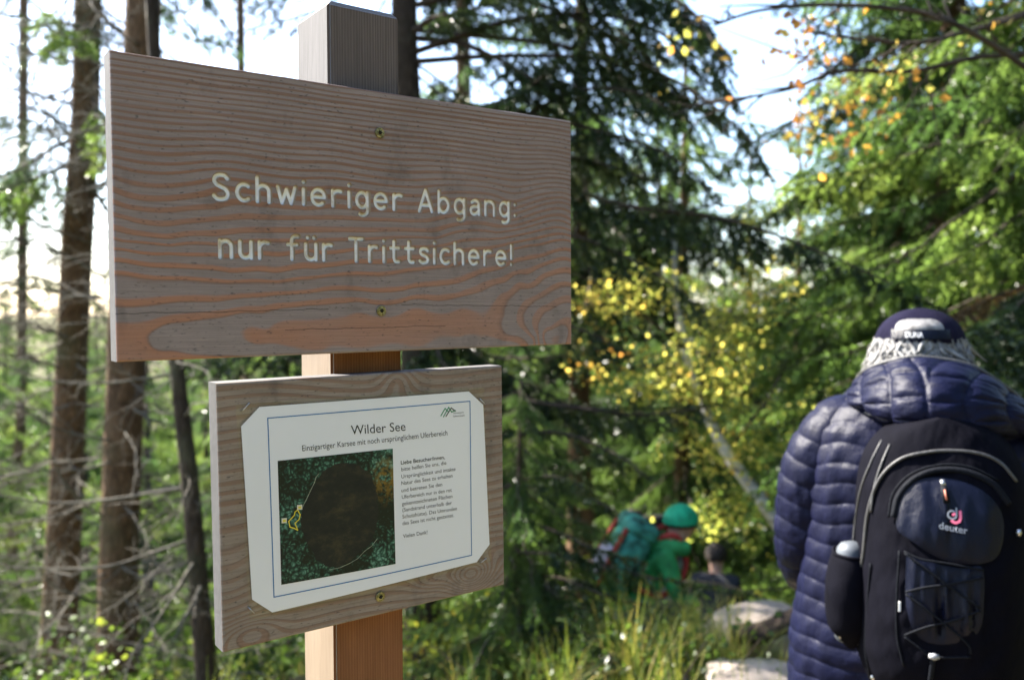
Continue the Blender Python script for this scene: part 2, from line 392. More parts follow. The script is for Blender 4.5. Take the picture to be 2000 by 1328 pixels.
# ---- upper board: growth rings traced as a ring field
b1 = dict(c=(.00422, .0997), W=.5635, H=.29471, g=.00448)
def loc1(p):                                    # (u,v) -> board frame
    p = np.atleast_2d(p)-np.array(b1['c']); ca, sa = math.cos(b1['g']), math.sin(b1['g'])
    return np.stack([p[:, 0]*ca+p[:, 1]*sa, -p[:, 0]*sa+p[:, 1]*ca], 1)
TR = {
 -1: '230,643 300,636 361,621 421,613 481,604 541,598 602,591 677,586 700,586 791,585 851,582 896,576 935,564 971,549 1016,531 1062,517 1114,508 240,669 285,680 331,692 391,699',
 -.9: '236,655',
 -.5: '315,666 367,651 436,636 511,627 602,609 391,681 481,679 540,686 340,668 700,597 800,594 900,589 950,580 990,561 1030,546',
 0: '496,657 541,648 602,651 670,642 760,636 851,633 911,636 965,630 1114,527 1062,538 1016,555 986,576 973,603',
 -.22: '526,639 602,624 677,616 700,610 821,603 881,609 941,614 556,675 632,681 700,681 821,675 896,659 941,659',
 -.45: '911,669 860,674 960,672 1000,674 640,690 770,688',
 .5: '1114,543 1062,555 1025,573 1001,597 995,621 994,645',
 1: '1114,555 1077,564 1041,585 1019,606 1016,627 1028,645 1043,662',
 1.5: '1114,571 1068,588 1038,609 1032,630 1041,648',
 2: '1114,588 1086,594 1062,606 1050,627 1051,651',
 2.5: '1092,612 1068,630', 3: '1114,626 1077,639 1060,653 1112,664', 3.5: '1104,655 1066,658', 3.8: '1083,657 1093,656',
 -2: '240,588 421,582 541,572 602,568 640,562 730,565 791,561 881,549 941,528 1001,510 1062,497 1114,488',
 -3: '240,537 300,546 421,551 541,552 632,541 730,538 821,528 896,518 971,500 1032,482 1114,473',
 -4: '240,508 331,518 451,527 541,527 617,520 655,516 700,510 800,502 900,490 1000,474 1114,461',
 -5: '240,487 331,495 421,497 511,494 602,488 700,486 850,480 971,466 1114,450',
 -6: '240,472 331,480 421,478 602,472 700,469 851,466 971,455 1114,440',
 -7: '240,447 361,455 511,448 602,446 700,447 851,447 971,440 1114,428',
 -8: '240,424 421,427 602,425 700,427 851,427 971,424 1114,415',
 -9: '240,403 421,405 602,408 700,408 851,408 971,408 1114,402'}
pts, vals = [], []
for k, s in TR.items():
    for q in s.split():
        x, y = map(float, q.split(',')); pts.append(loc1(px_uv(x, y))[0]); vals.append(k)
v9 = np.mean([p[1] for p, v in zip(pts, vals) if v == -9])
nn = -9.0; vv = v9; stp = .0102
while vv < .16:
    vv += stp; nn -= 1; stp = max(.0058, stp*.94)
    for uu in np.linspace(-.3, .3, 6): pts.append([uu, vv+.0012*math.sin(uu*9+nn*.25)+.003*(uu/.3)*(1 if vv < .08 else .3)]); vals.append(nn)
ring1_f = tps(pts, np.array(vals, float), 2e-5)
strokes1 = layout('Schwieriger Abgang:', *loc1(px_uv(419, 388))[0], *loc1(px_uv(1007, 423))[0], .0305)
strokes2 = layout('nur f\u00fcr Trittsichere!', *loc1(px_uv(431, 502))[0], *loc1(px_uv(1000, 518))[0], .0305)
def line_spacing(lo, hi, a, b, fine, coarse):
    return np.unique(np.round(np.concatenate([np.linspace(lo, lo+.003, 9), np.arange(lo+.003, a, coarse), np.arange(a, b, fine), np.arange(b, hi-.003, coarse), np.linspace(hi-.003, hi, 9)]), 6))
allp = np.vstack(strokes1+strokes2); lo, hi = allp.min(0)-.006, allp.max(0)+.006
gx1 = line_spacing(-b1['W']/2, b1['W']/2, lo[0], hi[0], .00065, .004)
gz1 = line_spacing(-b1['H']/2, b1['H']/2, lo[1], hi[1], .00065, .004)
X, Z = np.meshgrid(gx1, gz1); Q1 = np.stack([X.ravel(), Z.ravel()], 1)
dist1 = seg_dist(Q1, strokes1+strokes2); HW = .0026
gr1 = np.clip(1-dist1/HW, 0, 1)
dep1 = np.where(dist1 < HW, .0036*np.clip(1-(np.clip(dist1, 0, HW)/HW)**2.4, 0, 1)**.6, 0)
zsplit_text = (strokes1[0][:, 1].min()+strokes2[0][:, 1].max())/2-.004
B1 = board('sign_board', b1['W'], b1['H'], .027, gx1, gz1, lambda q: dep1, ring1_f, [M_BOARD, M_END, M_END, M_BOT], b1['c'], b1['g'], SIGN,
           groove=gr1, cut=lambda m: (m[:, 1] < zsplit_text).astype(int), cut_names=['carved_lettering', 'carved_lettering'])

# ---- lower board
b2 = dict(c=(-.00396, -.21141), W=.35588, H=.27856, g=.01054)
def ring2_f(q):
    x, z = q[:, 0], q[:, 1]
    N = z/.0105 + vnoise(x*7, z*9, 21)*1.1 + .9*np.sin(x*11+z*6)
    for (kx, kz, amp, rx, rz) in ((.128, -.118, 7.5, .03, .02), (.03, .133, -2.6, .022, .02), (-.165, -.06, 2.0, .05, .05), (.075, -.112, 2.2, .028, .012), (-.15, -.125, -3, .03, .015)):
        N = N+amp*np.exp(-((x-kx)/rx)**2-((z-kz)/rz)**2)
    return N
gx2 = line_spacing(-b2['W']/2, b2['W']/2, -.1, .1, .004, .004); gz2 = line_spacing(-b2['H']/2, b2['H']/2, -.1, .1, .003, .003)
B2 = board('notice_board', b2['W'], b2['H'], .027, gx2, gz2, lambda q: np.zeros(len(q)), ring2_f, [M_BOARD2, M_END, M_END, M_BOT], b2['c'], b2['g'], SIGN)

# ---- post
PW = .09; ptop = CH+.349
bm = bmesh.new(); bmesh.ops.create_cube(bm, size=1)
for v in bm.verts: v.co = Vector((v.co.x*PW, v.co.y*PW+PW/2+.0005, (v.co.z+.5)*(ptop+.3)-.3))
bmesh.ops.bevel(bm, geom=[e for e in bm.edges if all(v.co.z > 1 for v in e.verts)], offset=.007, segments=1, affect='EDGES')
bmesh.ops.bevel(bm, geom=[e for e in bm.edges if abs((e.verts[0].co-e.verts[1].co).z) > 1], offset=.003, segments=2, affect='EDGES')
me = bpy.data.meshes.new('post'); bm.to_mesh(me); bm.free()
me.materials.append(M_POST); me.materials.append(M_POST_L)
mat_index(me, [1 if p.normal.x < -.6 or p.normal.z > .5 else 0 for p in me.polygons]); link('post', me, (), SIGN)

# ---- screws with star recess
def _brass():
    t = NT('screw_brass'); c = t.coord(); nz = t.noise(c, 400, 3)
    return t.pbr(t.ramp(nz, [(.35, (.14, .12, .05)), (.65, (.36, .32, .16))]), .35, t.bump(nz, .2, .0005), .5, Metallic=.8)
M_BRASS = _brass(); M_DARK = simple('screw_recess', (.02, .018, .012), .6)
def screw(px, py, parent, r=.0059):
    u, v = px_uv(px, py); A = Acc(); n = 28; th = np.arange(n)*2*np.pi/n
    prof = [(r, .0), (r, -.0012), (r*.93, -.002), (r*.70, -.0021), (r*.64, -.0014), (r*.56, -.0021)]
    rows = [np.stack([rr*np.cos(th), np.full(n, y), rr*np.sin(th)], 1) for rr, y in prof]
    star = r*(.40+.09*np.cos(6*th)); rows.append(np.stack([star*np.cos(th), np.full(n, -.0021), star*np.sin(th)], 1))
    rows.append(np.stack([star*.9*np.cos(th), np.full(n, -.0004), star*.9*np.sin(th)], 1)); rows.append(np.zeros((n, 3))+[0, -.0004, 0])
    A.add(np.vstack(rows[:7]), grid_faces(n, 7, True), m=0); A.add(np.vstack(rows[6:]), grid_faces(n, 3, True), m=1)
    A.V = [V+np.array([u, -.0272, CH+v]) for V in A.V]
    link('screw', A.mesh('screw', [M_BRASS, M_DARK]), (), parent)
screw(741, 260, B1); screw(744, 607, B1); screw(742, 1164, B2)

# ---- laminated notice
NO = bpy.data.objects.new('notice_sheet', None); bpy.data.objects.remove(NO)
def uv3(px, py, lift): u, v = px_uv(px, py, .027+lift); return np.array([u, -.027-lift, CH+v])
PAPER = simple('paper', (.70, .705, .74), .5, .03, 6)
t = NT('laminate_film'); g = t.n('BsdfGlossy', Roughness=.22); tr = t.n('BsdfTransparent'); mx = t.n('MixShader', i0=.06); t.put(mx.inputs[1], tr.outputs[0]); t.put(mx.inputs[2], g.outputs[0]); t.t.links.new(mx.outputs[0], t.out.inputs[0]); FILM = t.m
BLUE = simple('print_blue', (.015, .13, .36), .5, .05); INK = simple('print_black', (.02, .02, .022), .5, .05)
INK_G = simple('print_green', (.02, .22, .10), .5, .05); INK_L = simple('print_grey', (.16, .20, .20), .5, .05)
# sheet frame: bilinear map from fractions (0..1, 0..1 upwards) to board coordinates
CORN = {(0, 0): (493, 1203), (1, 0): (956, 1090), (0, 1): (467, 797), (1, 1): (940, 762)}
CUV = {k: px_uv(*v) for k, v in CORN.items()}
def sheet(a, b, lift):
    q = CUV[0, 0]*(1-a)*(1-b)+CUV[1, 0]*a*(1-b)+CUV[0, 1]*(1-a)*b+CUV[1, 1]*a*b
    return np.array([q[0], -.027-lift, CH+q[1]])
def sheet_bow(a, b): return .0022+.0022*math.sin(math.pi*min(1, max(0, a)))*1.0+.0006*math.sin(5*a+3*b)
def px_ab(px, py):
    """pixel -> sheet fraction (Newton on the bilinear map)"""
    tgt = px_uv(px, py); a = b = .5
    for _ in range(12):
        f = sheet(a, b, 0)[[0, 2]]-[0, CH]-tgt; e = 1e-4
        ja = (sheet(a+e, b, 0)-sheet(a, b, 0))[[0, 2]]/e; jb = (sheet(a, b+e, 0)-sheet(a, b, 0))[[0, 2]]/e
        s = np.linalg.solve(np.stack([ja, jb], 1), -f); a += s[0]; b += s[1]
    return a, b
def poly_sheet(name, ab, lift, mat, parent, nsub=24):
    """clipped-corner sheet: columns so it can bow away from the board"""
    ab = np.array(ab); xs = np.unique(np.concatenate([np.linspace(ab[:, 0].min(), ab[:, 0].max(), nsub), ab[:, 0]]))
    def span(x):
        ys = []
        for p, q in zip(ab, np.roll(ab, -1, 0)):
            if min(p[0], q[0])-1e-9 <= x <= max(p[0], q[0])+1e-9:
                if abs(p[0]-q[0]) < 1e-9: ys += [p[1], q[1]]
                else: ys.append(p[1]+(q[1]-p[1])*(x-p[0])/(q[0]-p[0]))
        return min(ys), max(ys)
    V = []; rows = 9
    for f in np.linspace(0, 1, rows):
        for x in xs:
            y0, y1 = span(x); y = y0+(y1-y0)*f; V.append(sheet(x, y, lift+sheet_bow(x, y)))
    return link(name, mesh_np(name, V, grid_faces(len(xs), rows), [mat], True), (), parent)
cx, cyy = .068, .085
clip = [(cx, 0), (1-cx, 0), (1, cyy), (1, 1-cyy), (1-cx, 1), (cx, 1), (0, 1-cyy), (0, cyy)]
N_SHEET = poly_sheet('notice_sheet', clip, 0, PAPER, SIGN); N_SHEET['label'] = 'white laminated lake notice with clipped corners and a blue border'
poly_sheet('laminate_film', [(-.012, -.02), (1.01, -.02), (1.01, 1.02), (-.012, 1.02)], -.0012, FILM, N_SHEET, 12)
def sheet_mesh(me, a0, b0, wa, hb, lift):
    """bend a flat x/z mesh (in fractions of the sheet) onto the sheet"""
    co = np.empty(len(me.vertices)*3, np.float32); me.vertices.foreach_get('co', co); co = co.reshape(-1, 3)
    out = [sheet(a0+p[0]*wa, b0+p[2]*hb, lift+sheet_bow(a0+p[0]*wa, b0+p[2]*hb)) for p in co]
    me.vertices.foreach_set('co', np.array(out, np.float32).ravel()); me.update(); return me
def strip(name, ptsab, wd, mat, parent, lift=.0002, closed=False):
    P = [sheet(a, b, 0)[[0, 2]] for a, b in ptsab]; n = len(P); V, Q = [], []
    for i in range(n if closed else n-1):
        (a0, b0), (a1, b1_) = ptsab[i], ptsab[(i+1) % n]; d = P[(i+1) % n]-P[i]; L = np.linalg.norm(d); d /= L; nr = np.array([-d[1], d[0]])*wd/2; m = 14
        for k, f in enumerate(np.linspace(-wd/2/L, 1+wd/2/L, m)):
            a, b = a0+(a1-a0)*f, b0+(b1_-b0)*f; c = sheet(a, b, lift+sheet_bow(a, b))
            V += [c+[nr[0], 0, nr[1]], c-[nr[0], 0, nr[1]]]
            if k: s = len(V)-4; Q.append([s, s+1, s+3, s+2])
    return link(name, mesh_np(name, V, np.array(Q), [mat]), (), parent)
strip('blue_border', [px_ab(521, 816), px_ab(915, 783), px_ab(919, 1083), px_ab(533, 1164)], .0011, BLUE, N_SHEET, closed=True)
SW = np.linalg.norm(sheet(1, .5, 0)-sheet(0, .5, 0)); SH = np.linalg.norm(sheet(.5, 1, 0)-sheet(.5, 0, 0))
def print_line(name, body, p0, p1, capfrac, mat=None, bold=0.0, parent=None, lift=.0002):
    """lettering from pixel p0 to pixel p1 (baseline)"""
    (a0, b0), (a1, b1_) = px_ab(*p0), px_ab(*p1)
    me = text_mesh(name, body, mat or INK, 1.0, width=1.0, bold=bold)
    co = np.empty(len(me.vertices)*3, np.float32); me.vertices.foreach_get('co', co); co = co.reshape(-1, 3)
    out = []
    for p in co:
        a = a0+(a1-a0)*p[0]; b = b0+(b1_-b0)*p[0]+p[2]*capfrac/.72; out.append(sheet(a, b, lift+sheet_bow(a, b)))
    me.vertices.foreach_set('co', np.array(out, np.float32).ravel()); me.update()
    return link(name, me, (), parent or N_SHEET)
print_line('heading', 'Wilder See', (683, 848), (789, 840), .050)
print_line('subtitle', 'Einzigartiger Karsee mit noch urspr\u00fcnglichem Uferbereich', (588, 880), (871, 849), .030)
body = [('Liebe Besucher/innen,', 780, 906, 866, 895, .012), ('bitte helfen Sie uns, die', 781, 919, 869, 906, 0), ('Urspr\u00fcnglichkeit und intakte', 781, 933, 887, 918, 0), ('Natur des Sees zu erhalten', 781, 946, 881, 931, 0),
 ('und betreten Sie den', 781, 960, 861, 948, 0), ('Uferbereich nur in den rot', 782, 973, 880, 959, 0), ('gekennzeichneten Fl\u00e4chen', 782, 986, 881, 971, 0), ('(Sandstrand unterhalb der', 783, 998, 880, 984, 0),
 ('Schutzh\u00fctte). Das Umrunden', 783, 1011, 890, 995, 0), ('des Sees ist nicht gestattet.', 783, 1024, 884, 1008, 0), ('Vielen Dank!', 784, 1049, 832, 1041, 0)]
for tx, x0, y0, x1, y1, bo in body: print_line('text_line', tx, (x0, y0), (x1, y1), .0215, bold=bo)
# emblem: three peaks and two small lines of lettering
for pk, mt in (([(858, 811), (866, 797), (872, 803)], INK_G), ([(863, 813), (873, 795), (879, 804), (886, 801)], INK_G), ([(868, 812), (878, 796), (886, 802)], INK)):
    strip('emblem_peak', [px_ab(*p) for p in pk], .0013, mt, N_SHEET)
print_line('emblem_lettering', 'Nationalpark', (882, 808), (903, 806), .011, INK_L); print_line('emblem_lettering', 'Schwarzwald', (882, 814), (904, 812), .011, INK)
# aerial picture: forest from above, the dark lake, its shore, the marked area
def _aerial():
    t = NT('aerial_forest_print'); c = t.coord()
    dn = t.n('TexNoise', Scale=90, Detail=4); t.put(dn.inputs['Vector'], c); dv_ = t.t.nodes.new('ShaderNodeVectorMath'); dv_.operation = 'MULTIPLY_ADD'; t.put(dv_.inputs[0], dn.outputs[1]); dv_.inputs[1].default_value = (.014, .014, .014); t.put(dv_.inputs[2], c)
    v = t.n('TexVoronoi', Scale=250); t.put(v.inputs['Vector'], dv_.outputs[0]); v.inputs['Randomness'].default_value = 1
    big = t.noise(c, 22, 4)
    k = t.math('ADD', t.math('MULTIPLY', v.outputs['Distance'], -1.0), t.math('ADD', t.math('MULTIPLY', big, 1.7), -.12))
    col = t.ramp(k, [(.05, (.004, .010, .008)), (.3, (.012, .045, .033)), (.55, (.05, .14, .10)), (.8, (.16, .30, .24))])
    au = t.ramp(t.n('Attribute', attribute_name='autumn').outputs['Fac'], [(.2, 0), (.9, .8)])
    return t.pbr(t.mix(t.math('MULTIPLY', au, t.ramp(t.noise(c, 160, 3), [(.4, 0), (.6, 1)])), col, (.22, .13, .02)), .45, None, .3)
def _lake():
    t = NT('aerial_lake_print'); c = t.coord(); nz = t.noise(t.scale(c, (1, 1, 1.6)), 30, 7, .75)
    return t.pbr(t.ramp(nz, [(.34, (.003, .006, .010)), (.5, (.009, .012, .013)), (.62, (.030, .027, .018)), (.76, (.075, .062, .036))]), .45, None, .3)
ap = [px_ab(*p) for p in ((540, 899), (764, 875), (769, 1099), (547, 1140))]
def quad_ab(f, g): q = np.array(ap); return q[3]*(1-f)*(1-g)+q[2]*f*(1-g)+q[0]*(1-f)*g+q[1]*f*g
n = 25; V = []; au = []
for j in range(n):
    for i in range(n):
        a, b = quad_ab(i/(n-1), j/(n-1)); V.append(sheet(a, b, .0002+sheet_bow(a, b))); au.append(math.exp(-((i/(n-1)-.93)/.14)**2-((j/(n-1)-.74)/.2)**2))
me = mesh_np('aerial_picture', V, grid_faces(n, n), [_aerial()], True); attr(me, 'autumn', au); AER = link('aerial_picture', me, (), N_SHEET)
def poly_ab(name, pxs, mat, lift):
    ab = np.array([px_ab(*p) for p in pxs]); c = ab.mean(0); V = []; m = len(ab); rings = 6
    for k in range(rings):
        for p in ab: q = p*(1-k/rings)+c*(k/rings); V.append(sheet(*q, lift+sheet_bow(*q)))
    V.append(sheet(*c, lift+sheet_bow(*c))); Tt = [[(rings-1)*m+i, (rings-1)*m+(i+1) % m, rings*m] for i in range(m)]
    return link(name, mesh_np(name, V, [grid_faces(m, rings, True), np.array(Tt)], [mat], True), (), N_SHEET)
lake = catmull([(625, 917), (648, 902), (690, 898), (720, 915), (733, 950), (740, 985), (737, 1028), (726, 1055), (700, 1082), (672, 1102), (640, 1110), (615, 1098), (600, 1070), (583, 1035), (580, 1012), (592, 975), (612, 940), (625, 917)], 8)[:-1]
lk = np.array(lake); lk = lk+np.stack([vnoise(lk[:, 0]*.16, lk[:, 1]*.16, 3, 4), vnoise(lk[:, 0]*.16, lk[:, 1]*.16, 4, 4)], 1)*3.0
lk = lk.mean(0)+(lk-lk.mean(0))*.95
poly_ab('lake_print', lk, _lake(), .0004)
SHORE = simple('print_shore', (.24, .27, .21), .5, .4, 200); YEL = simple('print_yellow', (.62, .52, .05), .5, .05)
strip('shore_print', [px_ab(*p) for p in ((586, 992), (592, 980), (599, 966), (604, 955), (611, 941), (614, 931), (619, 924))], .0007, SHORE, N_SHEET, .0006)
strip('shore_print', [px_ab(*p) for p in ((640, 1110), (660, 1106), (680, 1097), (695, 1088), (708, 1074), (722, 1064), (733, 1050))], .0006, SHORE, N_SHEET, .0006)
strip('marked_area_print', [px_ab(*p) for p in ((578, 994), (583, 1003), (581, 1012), (573, 1020), (578, 1033), (572, 1030), (563, 1027), (561, 1016), (572, 1004), (573, 998))], .0011, YEL, N_SHEET, .0008, True)
for x, y in ((582, 989), (552, 1015)):
    a, b = px_ab(x, y)
    poly_ab('marker_print', [(x-5, y-4.5), (x+5, y-5.5), (x+5, y+4), (x-5, y+5)], simple('print_white', (.62, .60, .5), .5, .05) if x == 582 else bpy.data.materials['print_white'], .0009)
    poly_ab('marker_print', [(x-3, y-2), (x+3, y-2.6), (x+3, y+1.8), (x-3, y+2.4)], YEL, .0011)
# staples in the film corners
STEEL = simple('staple_steel', (.45, .45, .46), .3, .1, Metallic=.9)
for (x0, y0, x1, y1) in ((474, 802, 487, 787), (938, 779, 948, 790), (487, 1187, 497, 1197), (940, 1098, 950, 1090)):
    p, q = uv3(x0, y0, .004), uv3(x1, y1, .004); V, Q, T = tube_arrays([p+[0, .004, 0], p, q, q+[0, .004, 0]], .0006, 6)
    link('staple', mesh_np('staple', V, [Q, T], [STEEL], True), (), N_SHEET)
# ================================================================== GROUND
def gz(x, y):
    x = np.asarray(x, float); y = np.asarray(y, float)
    s = np.clip(y-2.4, 0, None)
    s1 = np.minimum(s, 4.0); s2 = np.clip(s-4.0, 0, 26); s3 = np.clip(s-30, 0, 90)
    z = -.24*s1-.46*s2-.30*s3
    z = z-.22*np.clip(-x-1.3, 0, 30)*np.clip((y+2)/6, 0, 1)
    z = z+.50*np.clip(x-2.3-.03*np.abs(y), 0, 14)*np.clip(1.3-y/60, 0, 1)
    z = z+.34*np.exp(-((x-.72)/.55)**2-((y-3.9)/.6)**2)
    z = z-.20*np.exp(-((x-.85)/.5)**2-((y-5.1)/.6)**2)
    z = z+.10*np.clip(-y-1, 0, 20)
    amp = np.clip(np.hypot(x, y)-1.2, 0, 6)/6
    z = z+amp*(.10*vnoise(x*.9, y*.9, 31)+.35*vnoise(x*.18, y*.18, 32))
    d = np.hypot(x, y-150); far = np.clip((np.hypot(x, y)-160)/700, 0, 1)
    return np.where(y > 125, z+0, z)+far*(18+26*vnoise(x*.004, y*.004, 33))
def gzf(x, y): return float(gz(x, y))
ax = np.concatenate([-np.geomspace(1800, 9, 40), np.linspace(-8.5, 8.5, 120), np.geomspace(9, 1800, 40)])
ay = np.concatenate([-np.geomspace(400, 5, 16), np.linspace(-4.5, 12, 120), np.geomspace(12.3, 2600, 70)])
X, Y = np.meshgrid(ax, ay); Z = gz(X, Y)
trail = np.exp(-((X-.62-.10*np.clip(Y, 0, 9))/.5)**2)*np.clip((9.5-Y)/2, 0, 1)
def _ground():
    t = NT('forest_floor'); c = t.coord(); n1 = t.noise(c, 3.2, 6, .65); n2 = t.noise(c, 40, 4, .7)
    litter = t.ramp(n2, [(.3, (.035, .022, .012)), (.5, (.085, .055, .028)), (.7, (.17, .11, .05))])
    moss = t.ramp(n2, [(.3, (.02, .035, .008)), (.7, (.075, .11, .022))])
    col = t.mix(t.ramp(n1, [(.44, 0), (.56, 1)]), litter, moss)
    tr = t.n('Attribute', attribute_name='trail').outputs['Fac']
    sand = t.ramp(n2, [(.3, (.20, .145, .10)), (.7, (.38, .30, .22))])
    col = t.mix(t.ramp(t.math('ADD', tr, t.math('MULTIPLY', n1, .4)), [(.6, 0), (.8, 1)]), col, sand)
    return t.pbr(col, .9, t.bump(n2, .6, .03), .15)
me = mesh_np('ground', np.stack([X.ravel(), Y.ravel(), Z.ravel()], 1), grid_faces(len(ax), len(ay)), [_ground()], True)
attr(me, 'trail', trail.ravel()); GROUND = tag(link('ground', me), kind='structure')

# ================================================================== FOLIAGE MATERIALS
def leafy(name, stops, trans=.45, rough=.55, gain=1.5, attrname=None, nscale=1.3):
    t = NT(name)
    if attrname: f = t.n('Attribute', attribute_name=attrname).outputs['Fac']
    else:
        pos = t.n('NewGeometry').outputs['Position']
        f = t.math('ADD', t.math('MULTIPLY', t.n('ObjectInfo').outputs['Random'], .45), t.math('MULTIPLY', t.noise(pos, nscale, 3), .75))
        f = t.math('SUBTRACT', f, .1)
    col = t.ramp(f, stops)
    p = t.n('BsdfPrincipled'); t.put(p.inputs['Base Color'], col); t.put(p.inputs['Roughness'], rough); t.put(p.inputs['Specular IOR Level'], .35)
    tr = t.n('BsdfTranslucent'); t.put(tr.inputs[0], t.mix(1.0, col, (gain, gain, gain*.8), 'MULTIPLY'))
    mx = t.n('MixShader', i0=trans); t.t.links.new(p.outputs[0], mx.inputs[1]); t.t.links.new(tr.outputs[0], mx.inputs[2])
    t.t.links.new(mx.outputs[0], t.out.inputs[0]); return t.m
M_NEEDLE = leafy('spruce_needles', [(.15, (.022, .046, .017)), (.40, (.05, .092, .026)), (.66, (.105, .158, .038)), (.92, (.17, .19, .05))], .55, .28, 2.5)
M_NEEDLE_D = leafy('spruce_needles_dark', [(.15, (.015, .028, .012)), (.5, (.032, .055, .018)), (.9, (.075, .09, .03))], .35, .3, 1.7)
M_NEEDLE_B = leafy('dry_brown_needles', [(.15, (.05, .032, .015)), (.5, (.12, .075, .032)), (.9, (.22, .14, .06))], .4, .4, 1.5)
M_LEAF = leafy('autumn_leaves', [(.0, (.14, .20, .04)), (.25, (.36, .37, .09)), (.55, (.56, .47, .12)), (.8, (.52, .27, .05)), (1, (.30, .13, .04))], .6, .3, 1.9, 'hue')
M_GREEN = leafy('undergrowth_leaves', [(.0, (.035, .065, .012)), (.4, (.10, .16, .027)), (.75, (.26, .28, .04)), (1, (.45, .32, .04))], .45, .4, 1.4, 'hue')
M_GRASS = leafy('grass_blades', [(.0, (.06, .11, .02)), (.45, (.16, .22, .035)), (.8, (.38, .36, .07)), (1, (.42, .33, .12))], .45, .5, 1.3, 'hue')
def _bark(name, c1, c2, sc=9):
    t = NT(name); c = t.coord(); v = t.n('TexVoronoi', Scale=sc, feature='DISTANCE_TO_EDGE'); t.put(v.inputs['Vector'], t.scale(c, (3.5, 3.5, 1)))
    n1 = t.noise(t.scale(c, (1, 1, .5)), 14, 5, .7); n2 = t.noise(c, 2.2, 4)
    col = t.ramp(t.math('ADD', t.math('MULTIPLY', v.outputs[0], .5), t.math('MULTIPLY', n1, .8)), [(.25, c1), (.7, c2)])
    col = t.mix(t.ramp(n2, [(.5, 0), (.7, .55)]), col, (.09, .10, .055))
    return t.pbr(col, .9, t.bump(t.math('ADD', n1, v.outputs[0]), .8, .02), .15)
M_BARK = _bark('spruce_bark', (.045, .027, .016), (.20, .12, .07))
M_BARK_D = _bark('spruce_bark_dark', (.02, .015, .012), (.075, .055, .042))
M_TWIG = simple('twig_bark', (.055, .042, .032), .9, .5, 9)
M_DEAD = simple('dead_twig_lichen', (.11, .098, .078), .9, .55, 7)
def _birchbark():
    t = NT('birch_bark'); c = t.coord(); n1 = t.noise(t.scale(c, (3, 3, 30)), 1, 4); n2 = t.noise(c, 6, 4)
    col = t.mix(t.ramp(n1, [(.55, 0), (.66, .9)]), t.ramp(n2, [(.3, (.40, .37, .34)), (.7, (.66, .63, .60))]), (.06, .05, .045))
    return t.pbr(col, .7, t.bump(n1, .3, .01), .2)
M_BIRCH = _birchbark()

# ================================================================== BRANCH BUILDERS
def unit(v): return v/(np.linalg.norm(v, axis=-1, keepdims=True)+1e-12)
def needles(A, segs, step, ln_, wd, rng, m, flat=.6, per=2):
    """needle triangles along many straight twig segments; segs (n,2,3)"""
    segs = np.asarray(segs); a, b = segs[:, 0], segs[:, 1]; L = np.linalg.norm(b-a, axis=1)
    cnt = np.maximum(1, (L/step).astype(int)); idx = np.repeat(np.arange(len(segs)), cnt*per)
    f = rng.random(len(idx)); P = a[idx]+(b-a)[idx]*f[:, None]; d = unit(b-a)[idx]
    side = unit(np.cross(d, np.array([0, 0, 1.])+rng.normal(0, flat, (len(idx), 3))))*np.where(rng.random(len(idx)) < .5, -1, 1)[:, None]
    dr = unit(side*.85+d*.62+rng.normal(0, .22, (len(idx), 3))); l = ln_*rng.uniform(.6, 1.2, len(idx))[:, None]
    wv = unit(np.cross(dr, rng.normal(0, 1, (len(idx), 3))))*wd/2
    V = np.stack([P-wv, P+wv, P+dr*l], 1).reshape(-1, 3)
    A.add(V, None, np.arange(len(V)).reshape(-1, 3), m)
def bough_arrays(A, path, rng, r0, twig_len, dens=1.0, step=.007, hang=.15, nl=.021, nw=.0035, need_from=.12, nper=2, m_wood=0, m_need=1, tsp=.05):
    """live bough: stem along path with side twigs and needles"""
    path = np.asarray(path, float); A.tube(path, np.linspace(r0, .003, len(path)), 5, m_wood, False)
    seg = np.linalg.norm(np.diff(path, axis=0), axis=1); cum = np.concatenate([[0], np.cumsum(seg)]); L = cum[-1]
    def pt(s): return np.stack([np.interp(s, cum, path[:, k]) for k in range(3)], -1)
    S = []; pos = need_from*L; sgn = 1
    while pos < L*.985:
        pos += tsp*rng.uniform(.6, 1.3); sgn = -sgn; f = pos/L
        if pos >= L: break
        if rng.random() > dens: continue
        p = pt(pos); t = unit(pt(min(L, pos+.02))-pt(max(0, pos-.02))); side = unit(np.cross(t, [0, 0, 1.]))*sgn
        tl = twig_len*(.25+.75*(1-f))*min(1, .35+f*3)*rng.uniform(.65, 1.2)
        d = unit(side*rng.uniform(.6, 1)+t*rng.uniform(.5, .9)+np.array([0, 0, -hang*rng.uniform(.3, 1.8)]))
        k = max(2, int(tl/.09)); q = p; tw = [p]
        for i in range(k):
            d = unit(d+t*.10+np.array([0, 0, -hang*.5])+rng.normal(0, .06, 3)); q2 = q+d*tl/k; S.append((q, q2)); tw.append(q2)
            if tl > .16 and i < k-1:
                for sg in (-1, 1):
                    if rng.random() < .85*dens:
                        sd = unit(np.cross(d, [0, 0, 1.]))*sg; e = unit(sd*.8+d*.75+np.array([0, 0, -hang*.9])+rng.normal(0, .1, 3)); sl = tl*.38*(1-i/k)*rng.uniform(.6, 1.2)
                        S.append((q2, q2+e*sl))
            q = q2
        if tl > .2: A.tube(tw, np.linspace(.0028, .0012, len(tw)), 3, m_wood, False)
    S.append((pt(.6*L), pt(L)))
    needles(A, np.array([(a, b) for a, b in S]), step, nl, nw, rng, m_need, per=nper)
def stem_path(rng, L, droop=.25, up=.12, n=9, wav=.02):
    s = np.linspace(0, 1, n); y = np.cumsum(rng.normal(0, wav, n)); y -= y[0]
    return np.stack([s*L*.97, y*L, (-droop*s+up*s**2.6)*L+np.concatenate([[0], rng.normal(0, .006, n-1)])], 1)
BOUGH, BOUGH_THIN, DEADB, LOBOUGH = [], [], [], []
